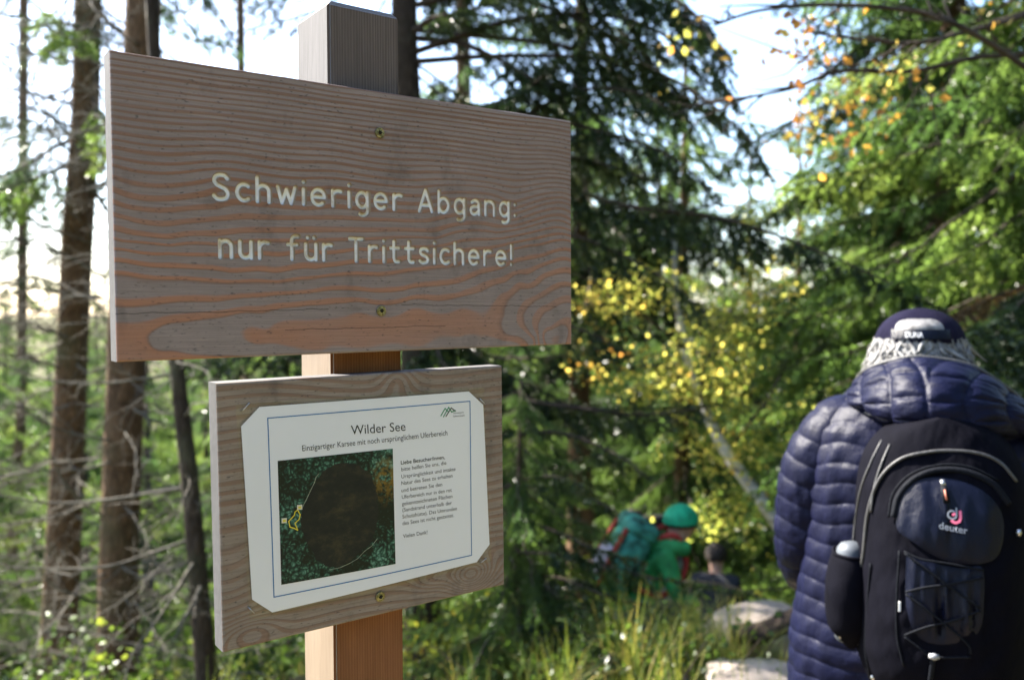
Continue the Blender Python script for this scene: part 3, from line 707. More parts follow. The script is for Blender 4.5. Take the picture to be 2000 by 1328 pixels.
for i in range(5):
    r = np.random.default_rng(100+i); A = Acc(); bough_arrays(A, stem_path(r, 1.6, .30+.1*r.random(), .16), r, .013, .52, .95, .0068, .28+.25*r.random(), nl=.036, nw=.012)
    BOUGH.append(A.mesh('bough', [M_TWIG, M_NEEDLE], False))
for i in range(3):
    r = np.random.default_rng(200+i); A = Acc(); bough_arrays(A, stem_path(r, 1.6, .32, .1), r, .012, .5, .75, .009, .45, nl=.03, nw=.008, need_from=.3)
    BOUGH_THIN.append(A.mesh('bough', [M_TWIG, M_NEEDLE_D], False))
for i in range(3):      # coarse one for the far wood
    r = np.random.default_rng(250+i); A = Acc(); bough_arrays(A, stem_path(r, 1.6, .34, .14), r, .014, .55, .95, .016, .45, nl=.065, nw=.022, tsp=.065)
    LOBOUGH.append(A.mesh('bough', [M_TWIG, M_NEEDLE], False))
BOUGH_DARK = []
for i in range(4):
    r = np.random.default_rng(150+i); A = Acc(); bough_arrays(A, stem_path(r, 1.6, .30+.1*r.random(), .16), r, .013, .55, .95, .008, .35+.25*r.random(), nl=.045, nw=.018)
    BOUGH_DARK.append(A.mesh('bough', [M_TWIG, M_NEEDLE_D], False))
def dead_arrays(A, path, rng, r0, twl=.5, n_tw=12, m=0):
    path = np.asarray(path, float); L = np.linalg.norm(np.diff(path, axis=0), axis=1).sum(); A.tube(path, np.linspace(r0, r0*.25, len(path)), 6, m, False)
    for _ in range(n_tw):
        f = rng.uniform(.12, .98)*(len(path)-1); i = min(int(f), len(path)-2); p = path[i]+(path[i+1]-path[i])*(f-i); t = unit(path[i+1]-path[i])
        d = unit(t*.7+rng.normal(0, .55, 3)); l = twl*rng.uniform(.3, 1)*(1.1-f/len(path)); tw = [p]; rr = r0*(.45-.25*f/len(path))
        for k in range(4):
            d = unit(d+rng.normal(0, .16, 3)+np.array([0, 0, .02])); tw.append(tw[-1]+d*l/4)
            if rng.random() < .55:
                e = unit(d+rng.normal(0, .6, 3)); l2 = l*rng.uniform(.15, .4); A.tube([tw[-1], tw[-1]+e*l2*.5, tw[-1]+e*l2+rng.normal(0, .01, 3)], [rr*.4, rr*.3, rr*.15], 3, m, False)
        A.tube(tw, np.linspace(rr, rr*.3, 5), 4, m, False)
for i in range(6):
    r = np.random.default_rng(300+i); A = Acc(); dead_arrays(A, stem_path(r, 1.6, .18*r.normal()+.1, .14*r.random(), 10, .03), r, .008, .55, 18)
    DEADB.append(A.mesh('dead_branch', [M_DEAD]))
def put(mesh, parent, loc, az, pitch, s, roll=0.0):
    o = bpy.data.objects.new(mesh.name.split('.')[0], mesh); COL.objects.link(o); o.parent = parent
    o.location = loc; o.rotation_euler = Euler((roll, pitch, az), 'XYZ'); o.scale = (s, s, s); return o
def trunk_mesh(path, r0, r1, mat, seed, n=14, flare=True):
    rng = np.random.default_rng(seed); P = catmull(path, 10); m = len(P); f = np.linspace(0, 1, m); rad = r0+(r1-r0)*f
    if flare: rad = rad*(1+.5*np.exp(-f*m/5))
    V, Q, T = tube_arrays(P, rad, n); k = np.arange(m*n)
    a = (k % n)*2*np.pi/n; V[:m*n] += (V[:m*n]-np.repeat(P, n, 0))*(.07*vnoise(a*2, P[k//n, 2]*4, seed)[:, None])
    return mesh_np('trunk', V, [Q, T], [mat], True)
def along(path, z):
    P = catmull(path, 10); return np.array([np.interp(z, P[:, 2], P[:, k]) for k in range(3)])

def spruce(label, path, r0, r1, live, dead, seed, nper=5, whorl=.36, blen=(1.7, .8), thin=0.0, mat=None, az_ok=None, name='spruce_tree', dlen=(.6, 1.5), ndead=3, group=None, pit=(.05, .35), dark=0.0):
    """path: trunk points from the ground up; live/dead: height ranges above the base that carry boughs"""
    rng = random.Random(seed); base = Vector(path[0]); T = empty(name, base); tag(T, label, 'tree', group)
    lp = [np.array(p)-np.array(base) for p in path]; link('trunk', trunk_mesh(lp, r0, r1, mat or M_BARK, seed), (), T)
    top = lp[-1][2]
    def loop(rng_z, kind):
        z = rng_z[0]
        while z < rng_z[1]:
            n = nper if kind == 'live' else ndead; a0 = rng.uniform(0, 6.28)
            for k in range(n):
                az = a0+k*2*math.pi/n+rng.uniform(-.35, .35)
                if az_ok and not az_ok(az % (2*math.pi), z): continue
                zz = min(z+rng.uniform(-.12, .12), top-.05); p = along(lp, zz)
                if kind == 'live':
                    f = (zz-live[0])/max(.01, live[1]-live[0]); s = (blen[0]+(blen[1]-blen[0])*f)*rng.uniform(.75, 1.15)/1.6
                    me = rng.choice(BOUGH_THIN) if rng.random() < thin else rng.choice(BOUGH_DARK if rng.random() < dark else BOUGH)
                    put(me, T, p, az, rng.uniform(*pit), s, rng.uniform(-.3, .3))
                else: put(rng.choice(DEADB), T, p, az, rng.uniform(-.15, .3), rng.uniform(*dlen)/1.6*1.3, rng.uniform(0, 6.28))
            z += whorl*rng.uniform(.7, 1.3) if kind == 'live' else whorl*.75*rng.uniform(.6, 1.4)
    if live: loop(live, 'live')
    if dead: loop(dead, 'dead')
    return T, base
def gpt(px, d):
    """ground point under the photograph column px at distance d"""
    p = at(px, 604, d); return (p.x, p.y, gzf(p.x, p.y))
def trunk_px(pts, d, zbot=True, top=9.0):
    """trunk path through photograph points (px,py) at distance d, continued to the ground and upwards"""
    P = [at(x, y, d) for x, y in pts]; P.sort(key=lambda p: p.z); d0 = P[1]-P[0]; d1 = P[-1]-P[-2]
    lo = P[0].copy()
    for _ in range(60):
        if lo.z <= gzf(lo.x, lo.y)-.1: break
        lo = lo-d0.normalized()*.15
    hi = P[-1]+d1*((top-P[-1].z)/max(.1, d1.z)) if P[-1].z < top else P[-1]
    hi.x = P[-1].x+(hi.x-P[-1].x)*.5
    return [tuple(lo)]+[tuple(p) for p in P]+[tuple(hi)]
def traced_dead(T, base, pxs, d0, d1, seed, r0=.012, twl=.35, n_tw=10, mat=None):
    n = len(pxs); P = [np.array(at(x, y, d0+(d1-d0)*i/(n-1)))-np.array(base) for i, (x, y) in enumerate(pxs)]
    A = Acc(); dead_arrays(A, catmull(P, 6), np.random.default_rng(seed), r0, twl, n_tw); link('dead_branch', A.mesh('dead_branch', [mat or M_DEAD]), (), T)
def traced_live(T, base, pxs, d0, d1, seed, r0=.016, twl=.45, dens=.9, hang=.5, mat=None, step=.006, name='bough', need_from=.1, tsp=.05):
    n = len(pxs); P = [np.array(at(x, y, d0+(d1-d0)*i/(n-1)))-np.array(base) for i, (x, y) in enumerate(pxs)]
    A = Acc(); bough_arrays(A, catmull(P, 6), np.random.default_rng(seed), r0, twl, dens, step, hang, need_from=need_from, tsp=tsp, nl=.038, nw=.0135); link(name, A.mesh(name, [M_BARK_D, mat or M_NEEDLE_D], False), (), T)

# ================================================================== THE TREES ONE CAN TELL APART
# left trio
T1, B_1 = spruce('tall bare spruce trunk leaning right, leftmost of the trunks beside the sign', trunk_px([(172, 60), (150, 500), (118, 1200)], 8.0), .165, .10, (5.6, 10.2), (.4, 5.6), 1, thin=.6, blen=(2.0, 1.2), ndead=5, dlen=(.7, 1.8))
T2, B_2 = spruce('thick brown spruce trunk with dead twigs, half hidden behind the left end of the sign', trunk_px([(279, 30), (243, 760), (229, 1250)], 6.2), .145, .105, (7.6, 9.6), (.3, 6.4), 2, nper=3, thin=.6, blen=(1.5, 1.0), ndead=5, dlen=(.5, 1.5))
T3, B_3 = spruce('thin dark crooked trunk just left of the notice board', trunk_px([(318, 400), (347, 730), (372, 950), (398, 1250)], 5.0, top=8.3), .062, .03, (5.3, 8.0), (.4, 4.0), 3, nper=3, blen=(1.8, .8), thin=.8, ndead=2, dlen=(.4, .9), mat=M_BARK_D)
for i, (pp, dd) in enumerate([([(332, 733), (276, 740), (200, 749), (100, 743), (0, 708), (-90, 660)], (5.2, 4.8)), ([(352, 954), (201, 977), (100, 982), (0, 967), (-80, 950)], (5.0, 4.7)),
        ([(367, 1055), (276, 1087), (201, 1107), (75, 1110), (0, 1102), (-80, 1080)], (5.0, 4.6)), ([(378, 1100), (342, 1158), (302, 1218), (261, 1273), (240, 1340)], (4.9, 4.5)), ([(392, 1145), (360, 1210), (320, 1290)], (4.9, 4.6))]):
    traced_dead(T3, B_3, pp, *dd, 40+i, .011, .4, 12)
for i, (pp, dd) in enumerate([([(196, 1178), (151, 1163), (105, 1143), (75, 1102), (60, 1027)], (5.7, 5.2)), ([(201, 1007), (166, 987), (126, 941), (105, 901), (60, 850)], (5.8, 5.2)), ([(212, 860), (120, 840), (40, 800), (-60, 790)], (6.0, 5.4)),
        ([(270, 960), (350, 950), (420, 930), (520, 905)], (6.1, 5.7)), ([(265, 1130), (340, 1110), (430, 1080)], (6.1, 5.8)), ([(200, 1240), (120, 1230), (20, 1260)], (6.0, 5.5)), ([(262, 800), (330, 830), (400, 800)], (6.1, 5.8)), ([(205, 1290), (150, 1330), (60, 1360)], (6, 5.6))]):
    traced_dead(T2, B_2, pp, *dd, 60+i, .010, .4, 14)
for i, (pp, dd) in enumerate([([(144, 122), (60, 104), (0, 80), (-90, 50)], (7.9, 7.2)), ([(190, 60), (109, 40), (55, 0), (-20, -60)], (7.9, 7.2)), ([(204, 293), (149, 268), (99, 229), (50, 174), (0, 114), (-50, 50)], (7.6, 6.8)), ([(144, 206), (75, 186), (0, 169), (-80, 160)], (7.9, 7.4)),
        ([(199, 579), (130, 574), (60, 562), (0, 552), (-80, 545)], (7.7, 7.2)), ([(129, 659), (75, 639), (0, 626), (-80, 620)], (7.8, 7.3)), ([(204, 542), (124, 497), (50, 477), (0, 442), (-60, 420)], (7.7, 7.0)), ([(140, 250), (70, 215), (0, 200), (-60, 190)], (7.9, 7.5)),
        ([(130, 460), (60, 430), (0, 400), (-70, 380)], (7.9, 7.3)), ([(160, 380), (195, 360), (240, 330)], (8, 7.6)), ([(120, 720), (60, 700), (0, 690)], (7.9, 7.5)), ([(165, 150), (205, 130), (260, 150)], (8, 7.6))]):
    traced_dead(T1, B_1, pp, *dd, 80+i, .016, .6, 20)
for i, (pp, dd) in enumerate([([(140, 300), (70, 240), (0, 230), (-60, 240)], (7.8, 7.0)), ([(130, 500), (70, 470), (0, 470), (-60, 490)], (7.8, 7.0)), ([(165, 110), (100, 60), (30, 30), (-50, 30)], (7.9, 7.2)), ([(125, 560), (60, 540), (-20, 560)], (7.8, 7.1))]):
    traced_live(T1, B_1, pp, *dd, 95+i, .014, .45, .5, .35, step=.011, need_from=.25)
# behind the post and the right edge of the sign
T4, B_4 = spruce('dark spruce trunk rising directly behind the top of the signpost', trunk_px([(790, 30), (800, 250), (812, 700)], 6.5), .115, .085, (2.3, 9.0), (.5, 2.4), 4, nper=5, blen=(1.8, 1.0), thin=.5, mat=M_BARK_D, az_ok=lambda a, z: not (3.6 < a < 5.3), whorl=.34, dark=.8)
for i, (pp, dd) in enumerate([([(818, 75), (900, 85), (980, 120), (1045, 155), (1120, 170)], (6.4, 5.6)), ([(810, 60), (850, 35), (920, 20), (1010, -20)], (6.4, 5.6)), ([(812, 230), (900, 220), (1000, 190), (1060, 150), (1130, 100)], (6.4, 5.3))]):
    traced_live(T4, B_4, pp, *dd, 110+i, .028, .6, .75, .25, need_from=.3)
for i, (pp, dd) in enumerate([([(815, 300), (1000, 340), (1120, 372), (1240, 405), (1400, 425), (1560, 475), (1700, 535), (1850, 610)], (6.4, 4.6)), ([(815, 100), (1000, 40), (1180, 30), (1300, 70), (1400, 150), (1440, 210)], (6.3, 5.2)), ([(815, 10), (1050, -40), (1250, -10), (1370, 60), (1420, 130)], (6.3, 4.8)),
        ([(815, 200), (1000, 220), (1150, 250), (1300, 300), (1390, 370)], (6.3, 5.0)), ([(815, 330), (980, 250), (1120, 180), (1240, 180), (1330, 230)], (6.3, 5.3)),
        ([(815, 120), (960, 110), (1100, 110), (1220, 130), (1330, 190)], (6.4, 5.6)), ([(815, 260), (960, 290), (1130, 310), (1260, 350), (1340, 410)], (6.4, 5.4)), ([(815, -20), (980, -10), (1130, 40), (1270, 120), (1350, 240)], (6.4, 5.4)), ([(815, 420), (1000, 440), (1150, 470), (1290, 540), (1380, 610)], (6.4, 5.5)),
        ([(815, 860), (990, 850), (1090, 845), (1190, 880), (1270, 935)], (6.3, 5.0)), ([(815, 960), (990, 950), (1090, 955), (1180, 985), (1240, 1030)], (6.3, 5.0)), ([(815, 760), (1000, 780), (1120, 795), (1240, 810), (1350, 800), (1410, 790)], (6.3, 5.4)), ([(815, 1080), (990, 1130), (1080, 1160), (1170, 1210)], (6.0, 4.6)), ([(815, 640), (1000, 630), (1120, 640), (1230, 690)], (6.3, 5.6))]):
    traced_live(T4, B_4, pp, *dd, 120+i, .026, .55, .85 if i < 9 else .55, .6, need_from=.3, tsp=.06)
T5, B_5 = spruce('slim spruce trunk glimpsed in the gap between the two boards, right of the post', trunk_px([(912, 560), (916, 700), (925, 1100)], 9.5), .115, .07, (.8, 9.0), None, 5, nper=4, blen=(2.0, 1.0), thin=.3, whorl=.5)
for i, (pp, dd) in enumerate([([(925, 800), (1000, 780), (1100, 790), (1220, 800), (1330, 790), (1400, 770)], (9, 7)), ([(925, 690), (1000, 700), (1120, 690), (1220, 640), (1330, 650)], (9, 7.2)), ([(925, 900), (1020, 930), (1120, 900), (1200, 880)], (9, 7.6))]):
    traced_live(T5, B_5, pp, *dd, 130+i, .024, .6, .9, .45)
T6, B_6 = spruce('pale slender trunk in the far left background, left of the leaning bare spruce', trunk_px([(42, 700), (35, 900), (22, 1100)], 13), .09, .06, (2.5, 9.0), (.5, 3), 6, nper=4, blen=(1.6, .9), thin=.4, whorl=.5)
T7, B_7 = spruce('slim background trunk seen below the sign, between the crooked trunk and the post', trunk_px([(478, 600), (480, 720), (470, 1300)], 12), .075, .05, (1.0, 8), None, 7, nper=4, blen=(1.5, .9), thin=.3, whorl=.5)
# right side: sunlit spruces
T8, B_8 = spruce('bright green spruce filling the right edge above the walker with the backpack', [gpt(2080, 5.6), tuple(Vector(gpt(2080, 5.6))+Vector((.05, 0, 4))), tuple(Vector(gpt(2080, 5.6))+Vector((.1, 0, 9)))], .13, .05, (.6, 8.5), None, 8, nper=6, blen=(2.5, 1.2), whorl=.33)
T9, B_9 = spruce('sunlit spruce with layered boughs behind the capped walker', [gpt(1760, 8.0), tuple(Vector(gpt(1760, 8.0))+Vector((0, 0, 4))), tuple(Vector(gpt(1760, 8.0))+Vector((.1, 0, 8.2)))], .12, .02, (.3, 8.0), None, 9, nper=6, blen=(2.2, .5), whorl=.36)
T10, B_10 = spruce('small pointed spruce with its tip against the bright sky gap', [gpt(1465, 17), tuple(Vector(gpt(1465, 17))+Vector((0, 0, 5))), tuple(at(1465, 175, 17))], .12, .012, (.5, 10.5), None, 10, nper=5, blen=(2.2, .18), whorl=.45)
T11, B_11 = spruce('dense young spruce right of the notice board, in front of the green-clad child', [gpt(1010, 4.6), tuple(Vector(gpt(1010, 4.6))+Vector((0, 0, .9))), tuple(Vector(gpt(1010, 4.6))+Vector((.02, 0, 1.75)))], .03, .006, (.1, 1.7), None, 11, nper=6, blen=(1.15, .3), whorl=.16, mat=M_BARK_D)
for i, (pp, dd) in enumerate([([(1000, 1078), (1080, 1082), (1170, 1100), (1280, 1130), (1400, 1140), (1490, 1165)], (4.5, 3.9)), ([(1000, 1230), (1060, 1250), (1120, 1300)], (4.5, 4.0))]):
    traced_live(T11, B_11, pp, *dd, 140+i, .009, .22, .55, .3, need_from=.1)
T12, B_12 = spruce('low spruce at the lower left, behind the trunks and dead twigs', [gpt(560, 9.5), tuple(Vector(gpt(560, 9.5))+Vector((0, 0, 2))), tuple(Vector(gpt(560, 9.5))+Vector((0, 0, 4.6)))], .07, .01, (.2, 4.5), None, 12, nper=6, blen=(1.7, .4), whorl=.3)
T13, B_13 = spruce('mid-green spruce behind the green-clad child and the yellow birch', [gpt(1150, 12), tuple(Vector(gpt(1150, 12))+Vector((0, 0, 4))), tuple(Vector(gpt(1150, 12))+Vector((0, 0, 8.2)))], .12, .02, (.3, 8.0), None, 13, nper=6, blen=(2.1, .5), whorl=.38)
T14, B_14 = spruce('spruce with drooping boughs low on the left edge of the picture', [gpt(-60, 10), tuple(Vector(gpt(-60, 10))+Vector((0, 0, 3))), tuple(Vector(gpt(-60, 10))+Vector((0, 0, 6.2)))], .1, .02, (.3, 5.9), None, 14, nper=6, blen=(1.9, .5), whorl=.34)
T15, B_15 = spruce('olive spruce beside the birch, just left of the walker in the quilted jacket', [gpt(1560, 10.5), tuple(Vector(gpt(1560, 10.5))+Vector((0, 0, 3))), tuple(Vector(gpt(1560, 10.5))+Vector((0, 0, 6.6)))], .09, .012, (.2, 6.4), None, 15, nper=6, blen=(1.9, .3), whorl=.36)

def upright(px, d, h, lean=.05): b = Vector(gpt(px, d)); return [tuple(b), tuple(b+Vector((lean*.5, 0, h*.5))), tuple(b+Vector((lean, 0, h)))]
T16, B_16 = spruce('dark dense spruce directly right of the sign, its boughs against the sky', upright(1130, 8.6, 9.6), .12, .03, (4.3, 9.3), None, 16, nper=5, blen=(2.2, 1.0), whorl=.36, dark=.4, thin=.3)
T17, B_17 = spruce('tall yellow-green spruce rising at the upper right, beyond the beech boughs', upright(1850, 7.2, 10), .13, .03, (1.5, 9.6), None, 17, nper=6, blen=(2.2, .9), whorl=.33)
T18, B_18 = spruce('half-hidden dark spruce between the birch and the sunlit right-hand trees', upright(1330, 10.5, 8.2), .11, .02, (.5, 8.0), None, 18, nper=6, blen=(2.2, .4), whorl=.4, dark=.15)
for i, (pp, dd) in enumerate([([(1850, 130), (1720, 170), (1580, 220), (1450, 290), (1400, 350)], (7.0, 6.0)), ([(1850, 290), (1720, 320), (1580, 370), (1480, 440)], (7.0, 6.0)), ([(1850, 20), (1740, 60), (1640, 120), (1560, 200)], (7.0, 6.2))]):
    traced_live(T17, B_17, pp, *dd, 180+i, .014, .4, .6, .5, need_from=.2)
for i, (pp, dd) in enumerate([([(815, -60), (1100, -60), (1300, -10), (1385, 70), (1425, 190)], (6.3, 4.6)), ([(815, 60), (1100, 90), (1320, 160), (1440, 250), (1500, 330)], (6.3, 5.0))]):
    traced_live(T4, B_4, pp, *dd, 190+i, .022, .45, .95, .6, need_from=.35)
for i, (pp, dd) in enumerate([([(2100, 560), (2020, 620), (1950, 670), (1890, 720)], (5.0, 2.9)), ([(2100, 620), (2030, 680), (1960, 720), (1900, 780)], (4.8, 2.8)), ([(2080, 680), (2010, 720), (1950, 760)], (4.6, 2.8)), ([(2100, 500), (2030, 560), (1960, 620), (1880, 660)], (5.0, 3.1))]):
    traced_live(T8, B_8, pp, *dd, 150+i, .014, .36, 1.0, .4)
for i, (pp, dd) in enumerate([([(2100, 540), (2000, 560), (1900, 600), (1820, 650)], (5.2, 4.2)), ([(2100, 640), (2010, 650), (1940, 690)], (5.2, 4.0)), ([(2100, 720), (2030, 720), (1960, 760)], (5, 3.8)), ([(2100, 600), (2000, 610), (1920, 640)], (5.2, 4.4))]):
    traced_live(T8, B_8, pp, *dd, 160+i, .012, .4, .9, .3, mat=M_NEEDLE_B)
for i, (pp, dd) in enumerate([([(1010, 1010), (1090, 1040), (1180, 1080), (1260, 1100)], (4.6, 4.1)), ([(1010, 1120), (1100, 1130), (1200, 1170), (1300, 1190)], (4.6, 3.9)), ([(1010, 940), (1080, 930), (1160, 960)], (4.6, 4.3)), ([(1010, 1180), (1080, 1200), (1160, 1250), (1220, 1310)], (4.5, 3.7))]):
    traced_live(T11, B_11, pp, *dd, 170+i, .010, .26, .9, .35)

# ------------------------------------------------------------------ broad leaves
def leaf_cloud(A, P, rng, size, m=0, hue=None, droop=.4):
    n = len(P); d = unit(rng.normal(0, 1, (n, 3))+np.array([0, 0, -droop])); s = unit(np.cross(d, rng.normal(0, 1, (n, 3)))); nn = np.cross(d, s)
    l = size*rng.uniform(.45, 1.5, n)[:, None]; w_ = l*.36
    V = np.stack([P, P+d*l*.5+s*w_+nn*l*.08, P+d*l, P+d*l*.5-s*w_+nn*l*.08], 1).reshape(-1, 3)
    k = np.arange(n)*4; A.add(V, None, np.vstack([np.stack([k, k+1, k+2], 1), np.stack([k, k+2, k+3], 1)]), m)
    return np.repeat(hue if hue is not None else rng.random(n), 4)
def leafy_tree(name, label, cat_, trunk_path, r0, r1, limbs, clumps, nleaf, size, seed, hue=(.3, .7), bark=None, twig=True):
    """limbs: list of world polylines; clumps: (centre, radii, share, hue shift)"""
    rng = np.random.default_rng(seed); base = Vector(trunk_path[0]); T = empty(name, base); tag(T, label, cat_); b = np.array(base)
    link('trunk', trunk_mesh([np.array(p)-b for p in trunk_path], r0, r1, bark or M_BIRCH, seed), (), T)
    for lm in limbs:
        A = Acc(); P = catmull([np.array(p)-b for p in lm], 6); rr = .018; A.tube(P, np.linspace(rr, .005, len(P)), 6)
        for _ in range(len(P)//2):
            i = rng.integers(2, len(P)-1); d = unit(unit(P[i]-P[i-1])+rng.normal(0, .5, 3)); l = rng.uniform(.2, .6); A.tube([P[i], P[i]+d*l*.5+rng.normal(0, .02, 3), P[i]+d*l+rng.normal(0, .04, 3)], [.006, .004, .002], 4, 0, False)
        link('limb', A.mesh('limb', [M_TWIG]), (), T)
    A = Acc(); H = []
    tot = sum(c[2] for c in clumps)
    for (c, rad, share, hs) in clumps:
        n = int(nleaf*share/tot); sub = max(1, n//16); cen = rng.normal(0, .5, (sub, 3))*np.array(rad)+np.array(c)-b
        P = cen[rng.integers(0, sub, n)]+rng.normal(0, .09, (n, 3))
        hue_s = np.clip(rng.uniform(hue[0], hue[1], n)+hs+.12*rng.normal(size=n), 0, 1); H.append(leaf_cloud(A, P, rng, size, 0, hue_s))
    me = A.mesh('crown', [M_LEAF], False); attr(me, 'hue', np.concatenate(H)); link('crown', me, (), T)
    return T
a = lambda x, y, d: tuple(at(x, y, d))
leafy_tree('birch_tree', 'leaning pale-barked birch with bright yellow leaves left of the walker', 'tree', [gpt(1640, 6.6), a(1545, 1060, 6.6), a(1400, 850, 6.9), a(1330, 640, 7.4), a(1310, 380, 7.9)], .07, .02,
    [[a(1400, 850, 6.9), a(1370, 760, 7.0), a(1400, 660, 7.0), a(1470, 540, 7.2)], [a(1340, 680, 7.3), a(1260, 620, 7.2), a(1180, 570, 7.2)], [a(1370, 780, 7.1), a(1300, 720, 7.0), a(1210, 720, 6.9)], [a(1420, 880, 6.9), a(1500, 780, 6.8), a(1540, 700, 6.8)], [a(1320, 420, 7.8), a(1400, 400, 7.8), a(1480, 420, 7.8)]],
    [(a(1420, 670, 7.0), (.34, .4, .34), 6, 0), (a(1390, 760, 6.9), (.28, .4, .22), 4, .02), (a(1260, 570, 7.3), (.34, .4, .18), 3.4, .0), (a(1170, 590, 7.3), (.18, .3, .1), 1.2, .2), (a(1490, 430, 7.7), (.34, .4, .22), 3, .03), (a(1480, 560, 7.3), (.2, .3, .3), 2.4, .18), (a(1290, 740, 6.9), (.34, .4, .2), 2.6, .05), (a(1200, 700, 6.9), (.24, .3, .06), .8, .35), (a(1400, 880, 6.7), (.3, .3, .14), 2, .12), (a(1560, 850, 6.5), (.3, .3, .4), 2, -.1), (a(1420, 1000, 6.8), (.28, .3, .16), 2.5, -.05)],
    6400, .036, 21, (.04, .46))
BX = gpt(2420, 4.2)
leafy_tree('beech_tree', 'bare beech boughs with a few orange leaves arching in from the top right', 'tree', [BX, tuple(Vector(BX)+Vector((-.1, 0, 1.8))), tuple(Vector(BX)+Vector((0, .1, 5)))], .12, .05,
    [[tuple(Vector(BX)+Vector((-.05, 0, 1.9))), a(2120, 230, 4.0), a(2000, 130, 3.9), a(1860, 45, 3.8), a(1750, 18, 3.8), a(1600, 10, 3.7), a(1480, 22, 3.7), a(1395, 50, 3.6)],
     [tuple(Vector(BX)+Vector((-.05, 0, 2.6))), a(2100, 0, 4.2), a(1990, 35, 4.1), a(1900, 60, 4.1), a(1780, 85, 4.0), a(1640, 72, 4.0), a(1560, 60, 4.0)],
     [tuple(Vector(BX)+Vector((-.05, 0, 1.5))), a(2150, 150, 4.3), a(1950, 110, 4.2), a(1780, 140, 4.1), a(1640, 140, 4.1), a(1540, 175, 4.0), a(1400, 200, 4.0), a(1370, 205, 4.0)]],
    [(a(1650, 220, 4.1), (.22, .2, .10), 2.2, .1), (a(1700, 170, 4.0), (.12, .2, .05), 1, .0), (a(1910, 40, 4.0), (.2, .2, .08), .5, .1), (a(1600, 80, 3.8), (.3, .2, .1), 1.2, .3), (a(1550, 60, 3.8), (.14, .2, .06), .5, .4), (a(1340, 110, 4.2), (.16, .2, .08), .6, -.1), (a(1570, 250, 4.1), (.14, .2, .08), .7, .15)], 330, .038, 22, (.4, .95), M_BARK_D)

